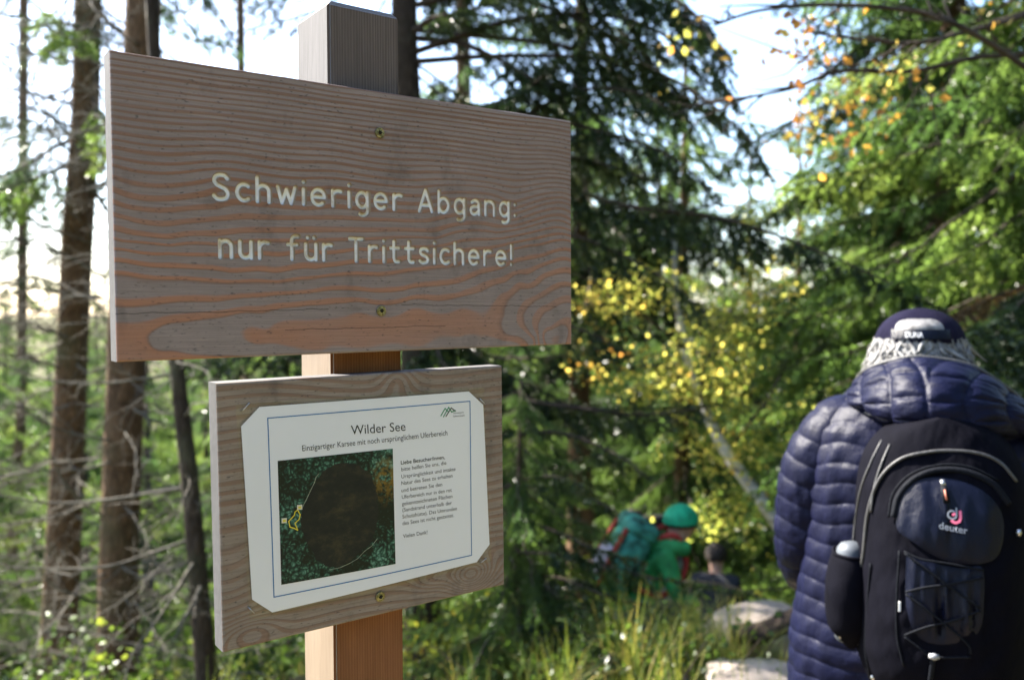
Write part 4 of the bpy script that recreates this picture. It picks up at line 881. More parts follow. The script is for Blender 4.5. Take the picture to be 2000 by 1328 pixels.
# ------------------------------------------------------------------ far wood: one mass behind everything
def far_wood():
    rng = np.random.default_rng(5); A = Acc(); pts, rot, scl = [], [], []
    spots = []
    for _ in range(3000):
        d = rng.uniform(13, 60); px = rng.uniform(-250, 2250); p = at(px, 604, d); x, y = p.x, p.y
        # the wood stands lower towards the left and in the gap of the trees, where the sky looks through
        lim = (598 if d > 24 else 655) if px < 560 else (480 if px < 760 else (250 if px < 1280 else (480 if 1330 < px < 1620 else 130)))
        if any((x-q[0])**2+(y-q[1])**2 < 2.9 for q in spots): continue
        spots.append((x, y, d, px, lim))
        if len(spots) > 230: break
    for k in range(70):
        px = rng.uniform(-160, 570); d = rng.uniform(26, 62); p = at(px, 604, d)
        if not any((p.x-q[0])**2+(p.y-q[1])**2 < 3.0 for q in spots): spots.append((p.x, p.y, d, px, 590))
    nfront = len(spots)
    for _ in range(400):            # more of the wood, unseen behind the camera, added to dim the fill light
        r = rng.uniform(6.5, 17); a_ = R_(rng.uniform(75, 250)); x, y = r*math.sin(a_), r*math.cos(a_)
        if any((x-q[0])**2+(y-q[1])**2 < 4.0 for q in spots): continue
        spots.append((x, y, r, None, 0))
        if len(spots) > nfront+15: break
    for x, y, d, px, lim in spots:
        if px is None:
            z0 = gzf(x, y); h = rng.uniform(7.5, 11); z1 = z0+h; zlow = z0+rng.uniform(.4, 1.5)
            A.tube([(x, y, z0-.2), (x, y, z0+h*.5), (x, y, z1)], [.16, .11, .02], 7); z = zlow
            while z < z1-.1:
                L = min(2.3, .35+(z1-z)*.3)
                for k in range(5): pts.append((x, y, z+rng.uniform(-.2, .2))); rot.append((rng.uniform(-.3, .3), rng.uniform(.05, .45), rng.uniform(0, 6.28))); scl.append(L*rng.uniform(.8, 1.2)/1.6)
                z += .55
            continue
        z0 = gzf(x, y); ztop = at(px, lim+(rng.uniform(-50, 30) if px < 560 else rng.uniform(-60, 160)), d).z; h = min(22, max(3.0, ztop-z0)); z1 = z0+h
        zlow = max(z0+.3, at(px, 1420, d).z)
        A.tube([(x, y, z0-.2), (x, y, z0+h*.5), (x, y, z1)], [.13, .09, .02], 7)
        z = zlow; 
        while z < z1-.1:
            f = (z1-z)/h; L = min(2.6, .35+f*h*.32)
            for k in range(5):
                az = rng.uniform(0, 6.28); pts.append((x, y, z+rng.uniform(-.2, .2))); rot.append((rng.uniform(-.3, .3), rng.uniform(.05, .45), az)); scl.append(L*rng.uniform(.8, 1.2)/1.6)
            z += .40+.01*d
    nt_ = sum(len(v) for v in A.V); A.add(np.array(pts)); me = A.mesh('far_wood', [M_BARK_D])
    n = len(me.vertices); r3 = np.zeros((n, 3), np.float32); r3[nt_:] = rot; s1 = np.zeros(n); s1[nt_:] = scl
    at_ = me.attributes.new('rot', 'FLOAT_VECTOR', 'POINT'); at_.data.foreach_set('vector', r3.ravel()); attr(me, 'scl', s1)
    o = link('far_wood', me); tag(o, 'dense mass of sunlit spruces further down the slope', 'wood', kind='stuff')
    src = [put(LOBOUGH[i], T13, (0, 0, 1.0+.5*i), 2.0*i, .25, .9) for i in range(3)]
    g = bpy.data.node_groups.new('far_wood_boughs', 'GeometryNodeTree'); g.interface.new_socket('Geometry', in_out='INPUT', socket_type='NodeSocketGeometry'); g.interface.new_socket('Geometry', in_out='OUTPUT', socket_type='NodeSocketGeometry')
    N = g.nodes.new; gi, go = N('NodeGroupInput'), N('NodeGroupOutput'); L = g.links.new
    na = N('GeometryNodeInputNamedAttribute'); na.data_type = 'FLOAT_VECTOR'; na.inputs[0].default_value = 'rot'
    ns = N('GeometryNodeInputNamedAttribute'); ns.data_type = 'FLOAT'; ns.inputs[0].default_value = 'scl'
    e2r = N('FunctionNodeEulerToRotation'); L(na.outputs[0], e2r.inputs[0])
    idx = N('GeometryNodeInputIndex'); jn = N('GeometryNodeJoinGeometry'); L(gi.outputs[0], jn.inputs[0])
    for i in range(3):
        oi = N('GeometryNodeObjectInfo'); oi.transform_space = 'ORIGINAL'; oi.inputs['Object'].default_value = src[i]
        md = N('ShaderNodeMath'); md.operation = 'MODULO'; L(idx.outputs[0], md.inputs[0]); md.inputs[1].default_value = 3
        cp = N('ShaderNodeMath'); cp.operation = 'COMPARE'; L(md.outputs[0], cp.inputs[0]); cp.inputs[1].default_value = i; cp.inputs[2].default_value = .1
        gt = N('ShaderNodeMath'); gt.operation = 'GREATER_THAN'; L(ns.outputs[0], gt.inputs[0]); gt.inputs[1].default_value = .01
        mu = N('ShaderNodeMath'); mu.operation = 'MULTIPLY'; L(cp.outputs[0], mu.inputs[0]); L(gt.outputs[0], mu.inputs[1])
        ip = N('GeometryNodeInstanceOnPoints'); L(gi.outputs[0], ip.inputs['Points']); L(mu.outputs[0], ip.inputs['Selection']); L(oi.outputs['Geometry'], ip.inputs['Instance']); L(e2r.outputs[0], ip.inputs['Rotation']); L(ns.outputs[0], ip.inputs['Scale']); L(ip.outputs[0], jn.inputs[0])
    L(jn.outputs[0], go.inputs[0]); md_ = o.modifiers.new('boughs', 'NODES'); md_.node_group = g
    return len(pts)
print('far boughs', far_wood())
# ================================================================== WALKER IN THE QUILTED JACKET
PX0, PY0, PYAW = .885, 1.85, R_(-20)
P_BASE = Vector((PX0, PY0, gzf(PX0, PY0)))
PER = empty('person', P_BASE, PYAW)
tag(PER, 'person seen from behind in dark blue quilted jacket and cap, head bowed', 'person')
PM = Matrix.Translation(P_BASE) @ Matrix.Rotation(PYAW, 4, 'Z'); PMI = PM.inverted()
CAM_L = PMI @ Vector((0, 0, CH)); 
def lp(px, py, yl):
    """photograph pixel -> point of the person's frame on the plane local y = yl"""
    d = PMI.to_3x3() @ ray(px, py); k = (yl-CAM_L.y)/d.y; return np.array(CAM_L+d*k)
def _nylon(name, col, rough=.42, wr=55, spec=.45, bstr=.35):
    t = NT(name); c = t.coord(); n1 = t.noise(t.scale(c, (1, 1, .55)), wr, 4, .6); n2 = t.noise(c, 900, 2)
    col_ = t.ramp(n1, [(.3, tuple(x*.8 for x in col)), (.7, tuple(min(1, x*1.2) for x in col))])
    return t.pbr(col_, rough, t.bump(t.math('ADD', n1, t.math('MULTIPLY', n2, .12)), bstr, .006), spec)
M_JACKET = _nylon('navy_nylon', (.0036, .0045, .019), .45, 45, .11, .5)
M_PACK = _nylon('black_pack_cloth', (.003, .003, .0055), .8, 30, .03)
M_GLOSS = _nylon('black_coated_cloth', (.003, .004, .012), .27, 16, .16, .8)
M_CORD = _nylon('black_cord', (.005, .006, .009), .7, 200, .08)
M_PIPE = _nylon('grey_piping', (.05, .049, .05), .5, 100)
M_CAP = _nylon('navy_cotton', (.009, .008, .021), .9, 80, .05, .25)
M_HAIR = simple('grey_hair', (.17, .165, .16), .6, .6, 70, spec=.5)
M_SKIN = simple('skin', (.48, .29, .21), .5, .12, 30, **{'Subsurface Weight': .1})
M_TROUSER = simple('dark_trousers', (.03, .03, .035), .85, .3, 40, .3)
M_BOOT = simple('brown_boots', (.07, .05, .035), .7, .3, 60, .3)
M_WHITE = simple('white_print', (.75, .75, .76), .5, .05); M_PINK = simple('pink_print', (.80, .16, .26), .5, .05); M_LOGO = simple('grey_print', (.23, .24, .27), .5, .05)
def puff(s, amp, p=.45): return amp*(np.abs(np.sin(np.pi*s))**p-.75)
# --- torso of the jacket
nz_, na = 300, 150
zt = np.linspace(.66, 1.452, nz_); th = np.arange(na)*2*np.pi/na
hx = np.interp(zt, [.66, .75, .90, 1.0, 1.15, 1.28, 1.35, 1.40, 1.43, 1.452], [.275, .282, .278, .262, .245, .243, .228, .19, .13, .08])
hy = np.interp(zt, [.66, .90, 1.0, 1.15, 1.28, 1.36, 1.41, 1.452], [.19, .195, .18, .168, .16, .14, .115, .08])
TH, ZT = np.meshgrid(th, zt); HX, HY = hx[:, None], hy[:, None]
ex = .82; cx_ = np.sign(np.cos(TH))*np.abs(np.cos(TH))**ex; sy_ = np.sign(np.sin(TH))*np.abs(np.sin(TH))**ex
sag = .012*np.sin(TH*3+ZT*4)+.008*np.sin(TH*7+ZT*11)
ch = (ZT+sag*.6)/.040
dd = puff(ch, .0046, .38)+.002*vnoise(TH*9, ZT*30, 3)+.0008*vnoise(TH*40, ZT*60, 4)
side = np.exp(-((TH-np.pi)/.06)**2)*-.006; dd = dd+side
Xt = (HX+dd)*cx_; Yt = (HY+dd)*sy_+.02*np.clip((ZT-1.2)/.2, 0, 1)
link('jacket', mesh_np('jacket', np.stack([Xt.ravel(), Yt.ravel(), ZT.ravel()], 1), grid_faces(na, nz_, True), [M_JACKET], True), (), PER)
# --- sleeves
def sleeve(pts, rad, seed):
    P = catmull(pts, 46); m = len(P); n = 64; L = np.concatenate([[0], np.cumsum(np.linalg.norm(np.diff(P, axis=0), axis=1))])
    R = np.interp(np.linspace(0, 1, m), np.linspace(0, 1, len(rad)), rad); V, Q, T = tube_arrays(P, R, n)
    k = np.arange(m*n); a = (k % n)*2*np.pi/n; s = L[k//n]
    d = puff((s+.006*np.sin(a*2+s*20))/.042, .0046, .38)+.003*vnoise(a*4, s*35, seed)+.001*vnoise(a*12, s*80, seed+1)
    c = np.repeat(P, n, 0); V[:m*n] += (V[:m*n]-c)/np.repeat(R, n)[:, None]*d[:, None]
    link('sleeve', mesh_np('sleeve', V, [Q, T], [M_JACKET], True), (), PER)
def side_pts(sg): return [(sg*.09, .03, 1.36), (sg*.165, .02, 1.335), (sg*.215, .01, 1.25), (sg*.235, .01, 1.14), (sg*.240, .04, 1.05), (sg*.22, .13, .985), (sg*.17, .21, .95)]
for sg in (-1, 1): sleeve([np.array(p) for p in side_pts(sg)], [.06, .086, .082, .074, .070, .062, .052], 8+sg)
# --- hood lying on the back
H_ROWS = [
 [(1668, 748, .05), (1692, 722, -.03), (1745, 703, -.075), (1800, 697, -.095), (1890, 712, -.095), (1950, 745, -.08), (2010, 795, -.04), (2050, 850, .02)],
 [(1654, 764, .04), (1674, 756, -.05), (1732, 733, -.13), (1800, 727, -.165), (1890, 738, -.165), (1965, 770, -.13), (2040, 820, -.06), (2080, 870, .02)],
 [(1646, 777, .01), (1668, 786, -.08), (1725, 790, -.17), (1800, 790, -.215), (1890, 795, -.21), (1980, 808, -.16), (2060, 850, -.08), (2090, 890, .0)],
 [(1658, 789, .0), (1690, 804, -.08), (1740, 828, -.165), (1810, 843, -.205), (1900, 848, -.2), (1985, 845, -.15), (2060, 870, -.08), (2090, 900, .0)],
 [(1695, 800, .02), (1722, 815, -.05), (1770, 835, -.10), (1820, 845, -.12), (1900, 850, -.12), (1970, 850, -.09), (2040, 875, -.04), (2080, 905, .02)]]
rows = [catmull([lp(*p) for p in r], 22) for r in H_ROWS]; rows = np.array(rows); nu = rows.shape[1]
HV = np.array([catmull(rows[:, i], 26) for i in range(nu)])            # (u, v, 3)
nv = HV.shape[1]; du = np.gradient(HV, axis=0); dv = np.gradient(HV, axis=1); nrm = unit(np.cross(du, dv)); 
if nrm[nu//2, nv//3, 1] > 0: nrm = -nrm
U, Vv = np.meshgrid(np.linspace(0, 1, nu), np.linspace(0, 1, nv), indexing='ij')
uu = U*7.5+.55*np.sin(Vv*3.2)*np.sign(U-.45)+.2; band_ = np.floor(uu)
q1 = np.abs(np.sin(np.pi*uu))**.45; q2 = np.abs(np.sin(np.pi*(Vv*5.0+.45*np.sin(band_*2.1)+.5*U)))**.45
hd = .0095*(np.minimum(q1, q2+.15)-.6)+.0016*vnoise(U*30, Vv*22, 6)+.0007*vnoise(U*70, Vv*60, 7); hd *= np.clip(Vv/.05, 0, 1)
HV = HV+nrm*hd[..., None]
link('hood', mesh_np('hood', HV.transpose(1, 0, 2).reshape(-1, 3), grid_faces(nu, nv), [M_JACKET], True), (), PER)
A = Acc(); A.tube(HV[:, 0], .0042, 8); A.tube(HV[:, 0]+np.array([0, .006, -.004]), .004, 8); link('hood_zip', A.mesh('hood_zip', [M_PIPE]), (), PER)
A = Acc(); A.tube(catmull([lp(*p) for p in ((1690, 806, -.09), (1722, 818, -.13), (1752, 836, -.16), (1768, 850, -.15))], 6), .003, 8); link('collar_seam', A.mesh('collar_seam', [M_PIPE]), (), PER)
# --- head, hair, cap
HC = lp(1796, 655, .055); HC[2] += .004
def blob(name, fn, mat, nu=48, nv=40, u0=0, u1=2*np.pi, v0=-np.pi/2, v1=np.pi/2):
    u = np.linspace(u0, u1, nu); v = np.linspace(v0, v1, nv); U, V = np.meshgrid(u, v); return link(name, mesh_np(name, fn(U, V).reshape(-1, 3), grid_faces(nu, nv), [mat], True), (), PER)
def headfn(U, V):
    x = .078*np.cos(V)*np.cos(U); y = .096*np.cos(V)*np.sin(U); z = .085*np.sin(V)-.036
    y = y+np.where((y > 0) & (np.abs(x) < .018), .018*np.exp(-((z+.03)/.022)**2)*np.exp(-(x/.012)**2), 0)       # nose
    z = z-np.clip(y, 0, 1)*.35; return np.stack([x, y, z], -1)+HC
blob('head', headfn, M_SKIN, 60, 50)
A = Acc(); A.tube([HC+[0, -.01, -.06], HC+[0, -.03, -.12], HC+[0, -.03, -.2]], [.055, .055, .07], 16); link('neck', A.mesh('neck', [M_SKIN]), (), PER)
for sg in (-1, 1):
    A = Acc(); A.add(*tube_arrays([HC+[sg*.074, .01, -.07], HC+[sg*.084, .006, -.06], HC+[sg*.086, .004, -.04], HC+[sg*.078, .01, -.026]], [.006, .011, .011, .005], 8)); link('ear', A.mesh('ear', [M_SKIN]), (), PER)
def underfn(U, V): q = headfn(U, V)-HC; return q*1.04+HC
blob('hair', underfn, simple('dark_grey_hair', (.06, .056, .052), .7, .4, 90), 40, 40, np.pi*.95, np.pi*2.05, -1.2, 1.4)
CR = np.array([.0925, .112, .078]); CC = HC+[0, .0, -.022]
def cap_y(x, z): return -CR[1]*np.sqrt(np.clip(1-(x/CR[0])**2-(z/CR[2])**2, 0, 1))
def capfn(U, V):
    k = .002*np.abs(np.sin(3*U))**.3*np.cos(V)
    return np.stack([(CR[0]-k)*np.cos(V)*np.cos(U), (CR[1]-k)*np.cos(V)*np.sin(U), (CR[2]-k)*np.sin(V)], -1)+CC
CAP = blob('cap', capfn, M_CAP, 96, 40, 0, 2*np.pi, .07, np.pi/2)
u = np.linspace(R_(35), R_(145), 24); v = np.linspace(0, 1, 8); U, V = np.meshgrid(u, v)
brim = np.stack([(CR[0]*.95+V*.03)*np.cos(U), (CR[1]*.95+V*.075*np.sin(U))*np.sin(U), .02-V*.02-.01*np.cos(U)**2], -1).reshape(-1, 3)+CC
link('brim', mesh_np('brim', brim, grid_faces(24, 8), [M_CAP], True), (), CAP)
def cap_patch(name, fx, mat, parent, off, nu=28, nv=10, bulge=0.0):
    """patch on the back of the cap: fx(s,t) -> x, z in the cap frame"""
    S, Tt = np.meshgrid(np.linspace(0, 1, nu), np.linspace(0, 1, nv)); x, z = fx(S, Tt)
    y = cap_y(x, z)-off-bulge*np.sin(np.pi*S)*np.sin(np.pi*Tt); return link(name, mesh_np(name, np.stack([x, y, z], -1).reshape(-1, 3)+CC, grid_faces(nu, nv), [mat], True), (), parent)
AX0, AX1, AZ0, AZ1 = -.056, .040, .033, .055     # arched opening above the strap
cap_patch('hair', lambda s, t: (AX0+(AX1-AX0)*s, AZ0-.004+(AZ1-AZ0+.004)*t*np.sqrt(np.clip(1-(2*s-1)**4, 0, 1))), M_HAIR, PER, .0015, bulge=.006)
STRAP = cap_patch('strap', lambda s, t: (-.062+.112*s, (.013+.020*t)), M_GLOSS, CAP, .004)
me = text_mesh('strap_lettering', 'DUNA', M_WHITE, 1.0, width=1.0); co = np.empty(len(me.vertices)*3, np.float32); me.vertices.foreach_get('co', co); co = co.reshape(-1, 3)
x = -.036+co[:, 0]*.033; z = .0165+co[:, 2]*.0165; me.vertices.foreach_set('co', (np.stack([x, cap_y(x, z)-.0052, z], 1)+CC).astype(np.float32).ravel()); me.update(); link('strap_lettering', me, (), STRAP)
A = Acc(); rr = np.random.default_rng(9)
for _ in range(130):                                   # wavy grey hair below the cap
    az = rr.uniform(R_(170), R_(370)); zz = rr.uniform(-.02, .012); p = np.array([.085*np.cos(az), .102*np.sin(az), zz])*np.array([1, 1, 1]); out = unit(np.array([np.cos(az), np.sin(az), 0]))
    l = rr.uniform(.03, .06); pts_ = [p]; d = unit(out*rr.uniform(.05, .45)+np.array([0, 0, -1.])); ph = rr.uniform(0, 6.28); tg = np.cross(out, [0, 0, 1.]); cl = rr.normal(0, .010)
    for k in range(1, 6):
        f = k/5; pts_.append(p+d*l*f+out*.010*np.sin(f*3)+tg*(cl*f*f*2+.005*np.sin(ph+f*6))+rr.normal(0, .0012, 3))
    A.tube(np.array(pts_)+CC, np.linspace(.0022, .0010, 6), 4, 0, False)
for _ in range(125):                                    # thicker locks that flick outwards at their ends
    az = rr.uniform(R_(172), R_(368)); out = np.array([np.cos(az), np.sin(az), 0]); tg = np.cross(out, [0, 0, 1.]); l = rr.uniform(.03, .08); sw = rr.normal(0, .034); ph = rr.uniform(0, 6.28); fl = rr.uniform(.0, .028)
    p = np.array([.087*np.cos(az), .104*np.sin(az), rr.uniform(-.006, .014)]); f = np.linspace(0, 1, 8)[:, None]
    P_ = p+np.array([0, 0, -1.])*l*f+out*(fl*f**2.2+.004*np.sin(f*3.1))+tg*(sw*f**1.5+.011*np.sin(ph+f*4.5)*f)
    A.tube(P_+CC, np.interp(np.linspace(0, 1, 8), [0, .4, 1], [.0052, .0062, .0008]), 5, 0, False)
link('hair', A.mesh('hair', [M_HAIR]), (), PER)
# --- trousers, boots (out of frame)
for sg in (-1, 1):
    A = Acc(); A.tube(catmull([(sg*.10, .0, .86), (sg*.11, .03+.03*sg, .5), (sg*.11, .01+.06*sg, .12)], 8), np.interp(np.linspace(0, 1, 17), [0, .5, 1], [.11, .075, .06]), 20); link('trouser_leg', A.mesh('trouser_leg', [M_TROUSER]), (), PER)
    A = Acc(); A.tube(catmull([(sg*.11, -.04+.06*sg, .05), (sg*.11, .03+.06*sg, .055), (sg*.12, .12+.06*sg, .045), (sg*.12, .2+.06*sg, .035)], 6), np.interp(np.linspace(0, 1, 19), [0, .2, .7, 1], [.03, .052, .045, .028]), 16); A.tube([(sg*.11, .0+.06*sg, .03), (sg*.11, .0+.06*sg, .2)], [.05, .062], 16); link('boot', A.mesh('boot', [M_BOOT]), (), PER)
for sg in (-1, 1):      # hands resting in front, five fingers each
    A = Acc(); wr = np.array([sg*.18, .22, .93]); pl = wr+np.array([-sg*.05, .03, -.02]); A.tube([wr, (wr+pl)/2, pl], [.026, .034, .030], 12)
    for j, (dx, l) in enumerate(((-.03, .062), (-.01, .072), (.01, .068), (.028, .055))): q = pl+np.array([0, .004, dx]); A.tube([q, q+np.array([-sg*l*.5, .012, 0]), q+np.array([-sg*l*.9, -.006, 0])], [.0095, .009, .0075], 8)
    A.tube([wr+[-sg*.02, .0, .03], wr+[-sg*.05, .005, .05], wr+[-sg*.075, .01, .052]], [.011, .010, .008], 8); link('hand', A.mesh('hand', [M_SKIN]), (), PER)

# ================================================================== BACKPACK
BP = empty('backpack', P_BASE, PYAW); tag(BP, 'black backpack with glossy front pocket and bungee cord on the walker', 'backpack')
BCX = lp(1856, 1040, -.34)[0]; Z0, Z1 = .86, 1.405
def bw(z): f = np.clip((z-1.12)/(Z1-1.12), 0, 1); g = np.clip((.97-z)/(.97-Z0), 0, 1); return .152*np.sqrt(np.clip(1-f**5, .02, 1))*(1-.22*g**2)
def bd(z): f = np.clip((z-1.05)/(Z1-1.05), 0, 1); g = np.clip((1.0-z)/(1.0-Z0), 0, 1); return .215*(1-.62*f**1.9)*(1-.28*g**2)
BACKY = -.145
def bfront(x, z):
    w_ = bw(z); t_ = np.clip(np.abs(x-BCX)/w_, 0, .999); return BACKY-bd(z)*(1-t_**3.0)**(1/2.2)
def bpt(px, py, off=.002):
    y = -.33
    for _ in range(9): p = lp(px, py, y); y = float(bfront(p[0], np.clip(p[2], Z0, Z1-.003)))-off
    return lp(px, py, y)
nzb, nab = 120, 120; zb = np.concatenate([[Z0], np.linspace(Z0+.001, Z1-.002, nzb-2), [Z1]]); V = []
for z in zb:
    s = np.linspace(-1, 1, nab); w_ = float(bw(z)); xs = BCX+w_*np.sign(s)*np.abs(s)**.8; yf = bfront(xs, z)
    yf = yf+.006*vnoise(xs*20, np.full(nab, z*15), 12)+.002*vnoise(xs*60, np.full(nab, z*40), 13)
    V.append(np.stack([xs, yf, np.full(nab, z)], 1))
V = np.vstack(V); me = mesh_np('pack_body', V, grid_faces(nab, nzb), [M_PACK], True); link('pack_body', me, (), BP)
A = Acc(); sb = np.array([[BCX-.13, BACKY-.004, Z0+.02], [BCX+.13, BACKY-.004, Z0+.02], [BCX+.13, BACKY-.004, 1.30], [BCX+.06, BACKY-.004, 1.39], [BCX-.06, BACKY-.004, 1.39], [BCX-.13, BACKY-.004, 1.30]])
A.add(np.vstack([sb, sb+[0, .02, 0]]), np.array([[i, (i+1) % 6, 6+(i+1) % 6, 6+i] for i in range(6)]+[[0, 1, 2, 5], [5, 2, 3, 4], [6, 11, 8, 7], [11, 10, 9, 8]])); link('back_panel', A.mesh('back_panel', [M_PACK], False), (), BP)
for sg in (-1, 1):
    A = Acc(); P = catmull([(sg*.07, BACKY+.02, 1.37), (sg*.10, -.05, 1.455), (sg*.12, .08, 1.43), (sg*.13, .19, 1.30), (sg*.16, .17, 1.10), (sg*.2, .02, .98), (sg*.14, BACKY, .93)], 8); V, Q, T = tube_arrays(P, .024, 10); c = np.repeat(P, 10, 0); V[:len(c)] = c+(V[:len(c)]-c)*np.array([1, .6, .6]); link('shoulder_strap', mesh_np('shoulder_strap', V, [Q, T], [M_PACK], True), (), BP)
def pxtube(name, pxs, r, mat, parent=BP, off=.003, k=8, n=8):
    A = Acc(); c = catmull([np.array((x, y)) for x, y in pxs], k); A.tube([bpt(x, y, off) for x, y in c], r, n); return link(name, A.mesh(name, [mat]), (), parent)
pxtube('piping', [(1676, 1150), (1686, 1080), (1695, 1000), (1718, 935), (1758, 897), (1810, 883), (1862, 880), (1915, 886), (1955, 905), (1985, 940)], .0032, M_PIPE)
pxtube('piping', [(1664, 1120), (1668, 1040), (1680, 960), (1700, 905), (1722, 860)], .0022, M_PIPE)
pxtube('seam', [(1700, 1100), (1694, 1180), (1690, 1260), (1700, 1330)], .0018, M_CORD)
pxtube('seam', [(1757, 1075), (1752, 1160), (1752, 1240), (1765, 1300)], .002, M_CORD)
pxtube('seam', [(1735, 1010), (1745, 962), (1780, 925), (1835, 908), (1895, 912), (1950, 938)], .002, M_CORD)
pxtube('piping', [(1700, 1000), (1708, 950), (1722, 905), (1738, 868)], .0022, M_PIPE)
pxtube('zip', [(1745, 1010), (1756, 968), (1788, 934), (1835, 918), (1890, 922), (1940, 946), (1970, 985)], .006, M_CORD)
def pxpatch(name, outline, mat, bulge, off=.003, parent=BP, rings=12, wr=0.0, seed=0):
    ol = catmull([np.array(p, float) for p in outline+[outline[0]]], 7)[:-1]; c = ol.mean(0); m = len(ol); V = []
    for k in range(rings+1):
        f = k/rings
        for p in ol:
            q = p*(1-f)+c*f; b = bulge*(1-(1-f)**2)**.7+(wr*float(vnoise(q[0]*.09, q[1]*.02, seed))*min(1, f*4) if wr else 0); V.append(bpt(q[0], q[1], off+b))
    return link(name, mesh_np(name, V, grid_faces(m, rings+1, True), [mat], True), (), parent)
POCKET = pxpatch('front_pocket', [(1752, 990), (1772, 950), (1812, 933), (1865, 936), (1920, 958), (1955, 998), (1960, 1050), (1942, 1092), (1890, 1102), (1830, 1088), (1778, 1054), (1752, 1032)], M_GLOSS, .010, .004, wr=.004, seed=5)
pxpatch('stretch_pocket', [(1770, 1078), (1820, 1098), (1880, 1110), (1918, 1108), (1922, 1170), (1910, 1235), (1850, 1258), (1795, 1244), (1770, 1185)], M_GLOSS, .004, .003, wr=.006, seed=3)
for cpath in ([(1766, 1077), (1800, 1092), (1850, 1100), (1922, 1113)], [(1767, 1080), (1805, 1108), (1845, 1138), (1915, 1187)], [(1769, 1156), (1805, 1147), (1850, 1141), (1920, 1128)], [(1769, 1160), (1810, 1190), (1850, 1222), (1890, 1258), (1896, 1276)], [(1916, 1192), (1860, 1212), (1810, 1224), (1767, 1240)], [(1767, 1243), (1795, 1264), (1822, 1282), (1896, 1283)]):
    pxtube('bungee_cord', cpath, .0021, M_CORD, off=.011)
pxtube('bungee_cord', [(1823, 1284), (1820, 1305), (1815, 1345)], .0042, M_CORD, off=.012)
A = Acc(); p = bpt(1824, 1281, .014); A.tube([p+[-.008, 0, 0], p+[0, -.002, 0], p+[.008, 0, 0]], [.004, .0065, .004], 10); link('cord_lock', A.mesh('cord_lock', [simple('cord_lock_grey', (.30, .30, .31), .4)]), (), BP)
A = Acc(); A.tube([bpt(1840, 938, .024), bpt(1843, 948, .026)], .0045, 8, 0); A.tube([bpt(1843, 950, .025), bpt(1849, 981, .026)], .006, 8, 1); link('zip_pull', A.mesh('zip_pull', [STEEL, M_CORD]), (), BP)
A = Acc(); A.tube([bpt(1845, 956, .032), bpt(1849, 976, .033)], .0016, 6); link('zip_pull_mark', A.mesh('zip_pull_mark', [simple('salmon_print', (.55, .18, .12), .5)]), (), BP)
def on_pocket(x, y): return bpt(x, y, .0185)
me = text_mesh('brand_lettering', 'deuter', M_LOGO, 1.0, width=1.0, bold=.012); co = np.empty(len(me.vertices)*3, np.float32); me.vertices.foreach_get('co', co); co = co.reshape(-1, 3)
me.vertices.foreach_set('co', np.array([on_pocket(1834+p[0]*56, 1032+p[0]*11-p[2]*20) for p in co], np.float32).ravel()); me.update(); link('brand_lettering', me, (), POCKET)
def pxribbon(name, pxs, wpx, mat, parent, k=6):
    c = catmull([np.array(p, float) for p in pxs], k); t = unit(np.gradient(c, axis=0)); nr = np.stack([-t[:, 1], t[:, 0]], 1)*wpx/2
    V = [on_pocket(*p) for a_, b_ in zip(c+nr, c-nr) for p in (a_, b_)]; n = len(c); return link(name, mesh_np(name, V, np.array([[2*i, 2*i+1, 2*i+3, 2*i+2] for i in range(n-1)]), [mat], True), (), parent)
pxribbon('brand_emblem', [(1868, 991), (1868, 1005), (1866, 1011), (1859, 1013), (1852, 1008), (1852, 1001), (1858, 997), (1865, 999)], 3.4, M_LOGO, POCKET)
pxribbon('brand_emblem', [(1875, 997), (1876, 1012), (1872, 1019), (1864, 1020), (1858, 1015)], 5.5, M_PINK, POCKET); pxribbon('brand_emblem', [(1860, 1006), (1866, 1002)], 5, M_PINK, POCKET)
# side pocket of mesh on the left hip, flask inside it
A = Acc(); cpk = lp(1650, 1160, -.20); cpk[0] += .012; m_, n_ = 26, 40; Vp = []
for k in range(m_):
    f = k/(m_-1); z = cpk[2]+.085-f*.19; rx = .034+.016*np.sin(np.pi*min(1, f*1.15))**.8; rx *= (1-.75*max(0, (f-.75)/.25)**2); a_ = np.arange(n_)*2*np.pi/n_
    Vp.append(np.stack([cpk[0]+rx*np.cos(a_), cpk[1]+rx*1.35*np.sin(a_), np.full(n_, z)], 1)+np.stack([.004*vnoise(a_*2, a_*0+f*9, 2), 0*a_, 0*a_], 1))
A.add(np.vstack(Vp), grid_faces(n_, m_, True)); A.tube(np.vstack([Vp[0], Vp[0][:1]]), .0035, 6, 0, False); link('side_pocket', A.mesh('side_pocket', [M_PACK]), (), BP)
A = Acc(); p = bpt(1757, 1184, .003); link('seam_tag', box_mesh('seam_tag', .004, .003, .018, [M_WHITE], .0008, tuple(p)), (), BP)
A = Acc(); A.tube(catmull([lp(1795, 838, -.20), lp(1815, 852, -.22), lp(1850, 856, -.225), lp(1880, 850, -.22)], 6), .006, 8); link('grab_loop', A.mesh('grab_loop', [M_PACK]), (), BP)
for x, y, yl in ((1641, 1240, -.235), (1705, 1322, -.26), (1990, 1040, -.30)):
    p = lp(x, y, yl); A = Acc(); A.tube([p+[0, 0, .006], p, p-[0, 0, .006]], [.003, .005, .003], 8); link('buckle', A.mesh('buckle', [STEEL]), (), BP)
FL = empty('drinking_flask', PM @ Vector((cpk[0], cpk[1], cpk[2]-.09)), PYAW); tag(FL, 'grey metal flask in the left side pocket of the backpack', 'flask')
n_ = 28; a_ = np.arange(n_)*2*np.pi/n_; prof = [(.0, .0), (.028, .0), (.031, .006), (.031, .14), (.031, .165), (.028, .182), (.021, .192), (.010, .196), (.0, .197)]
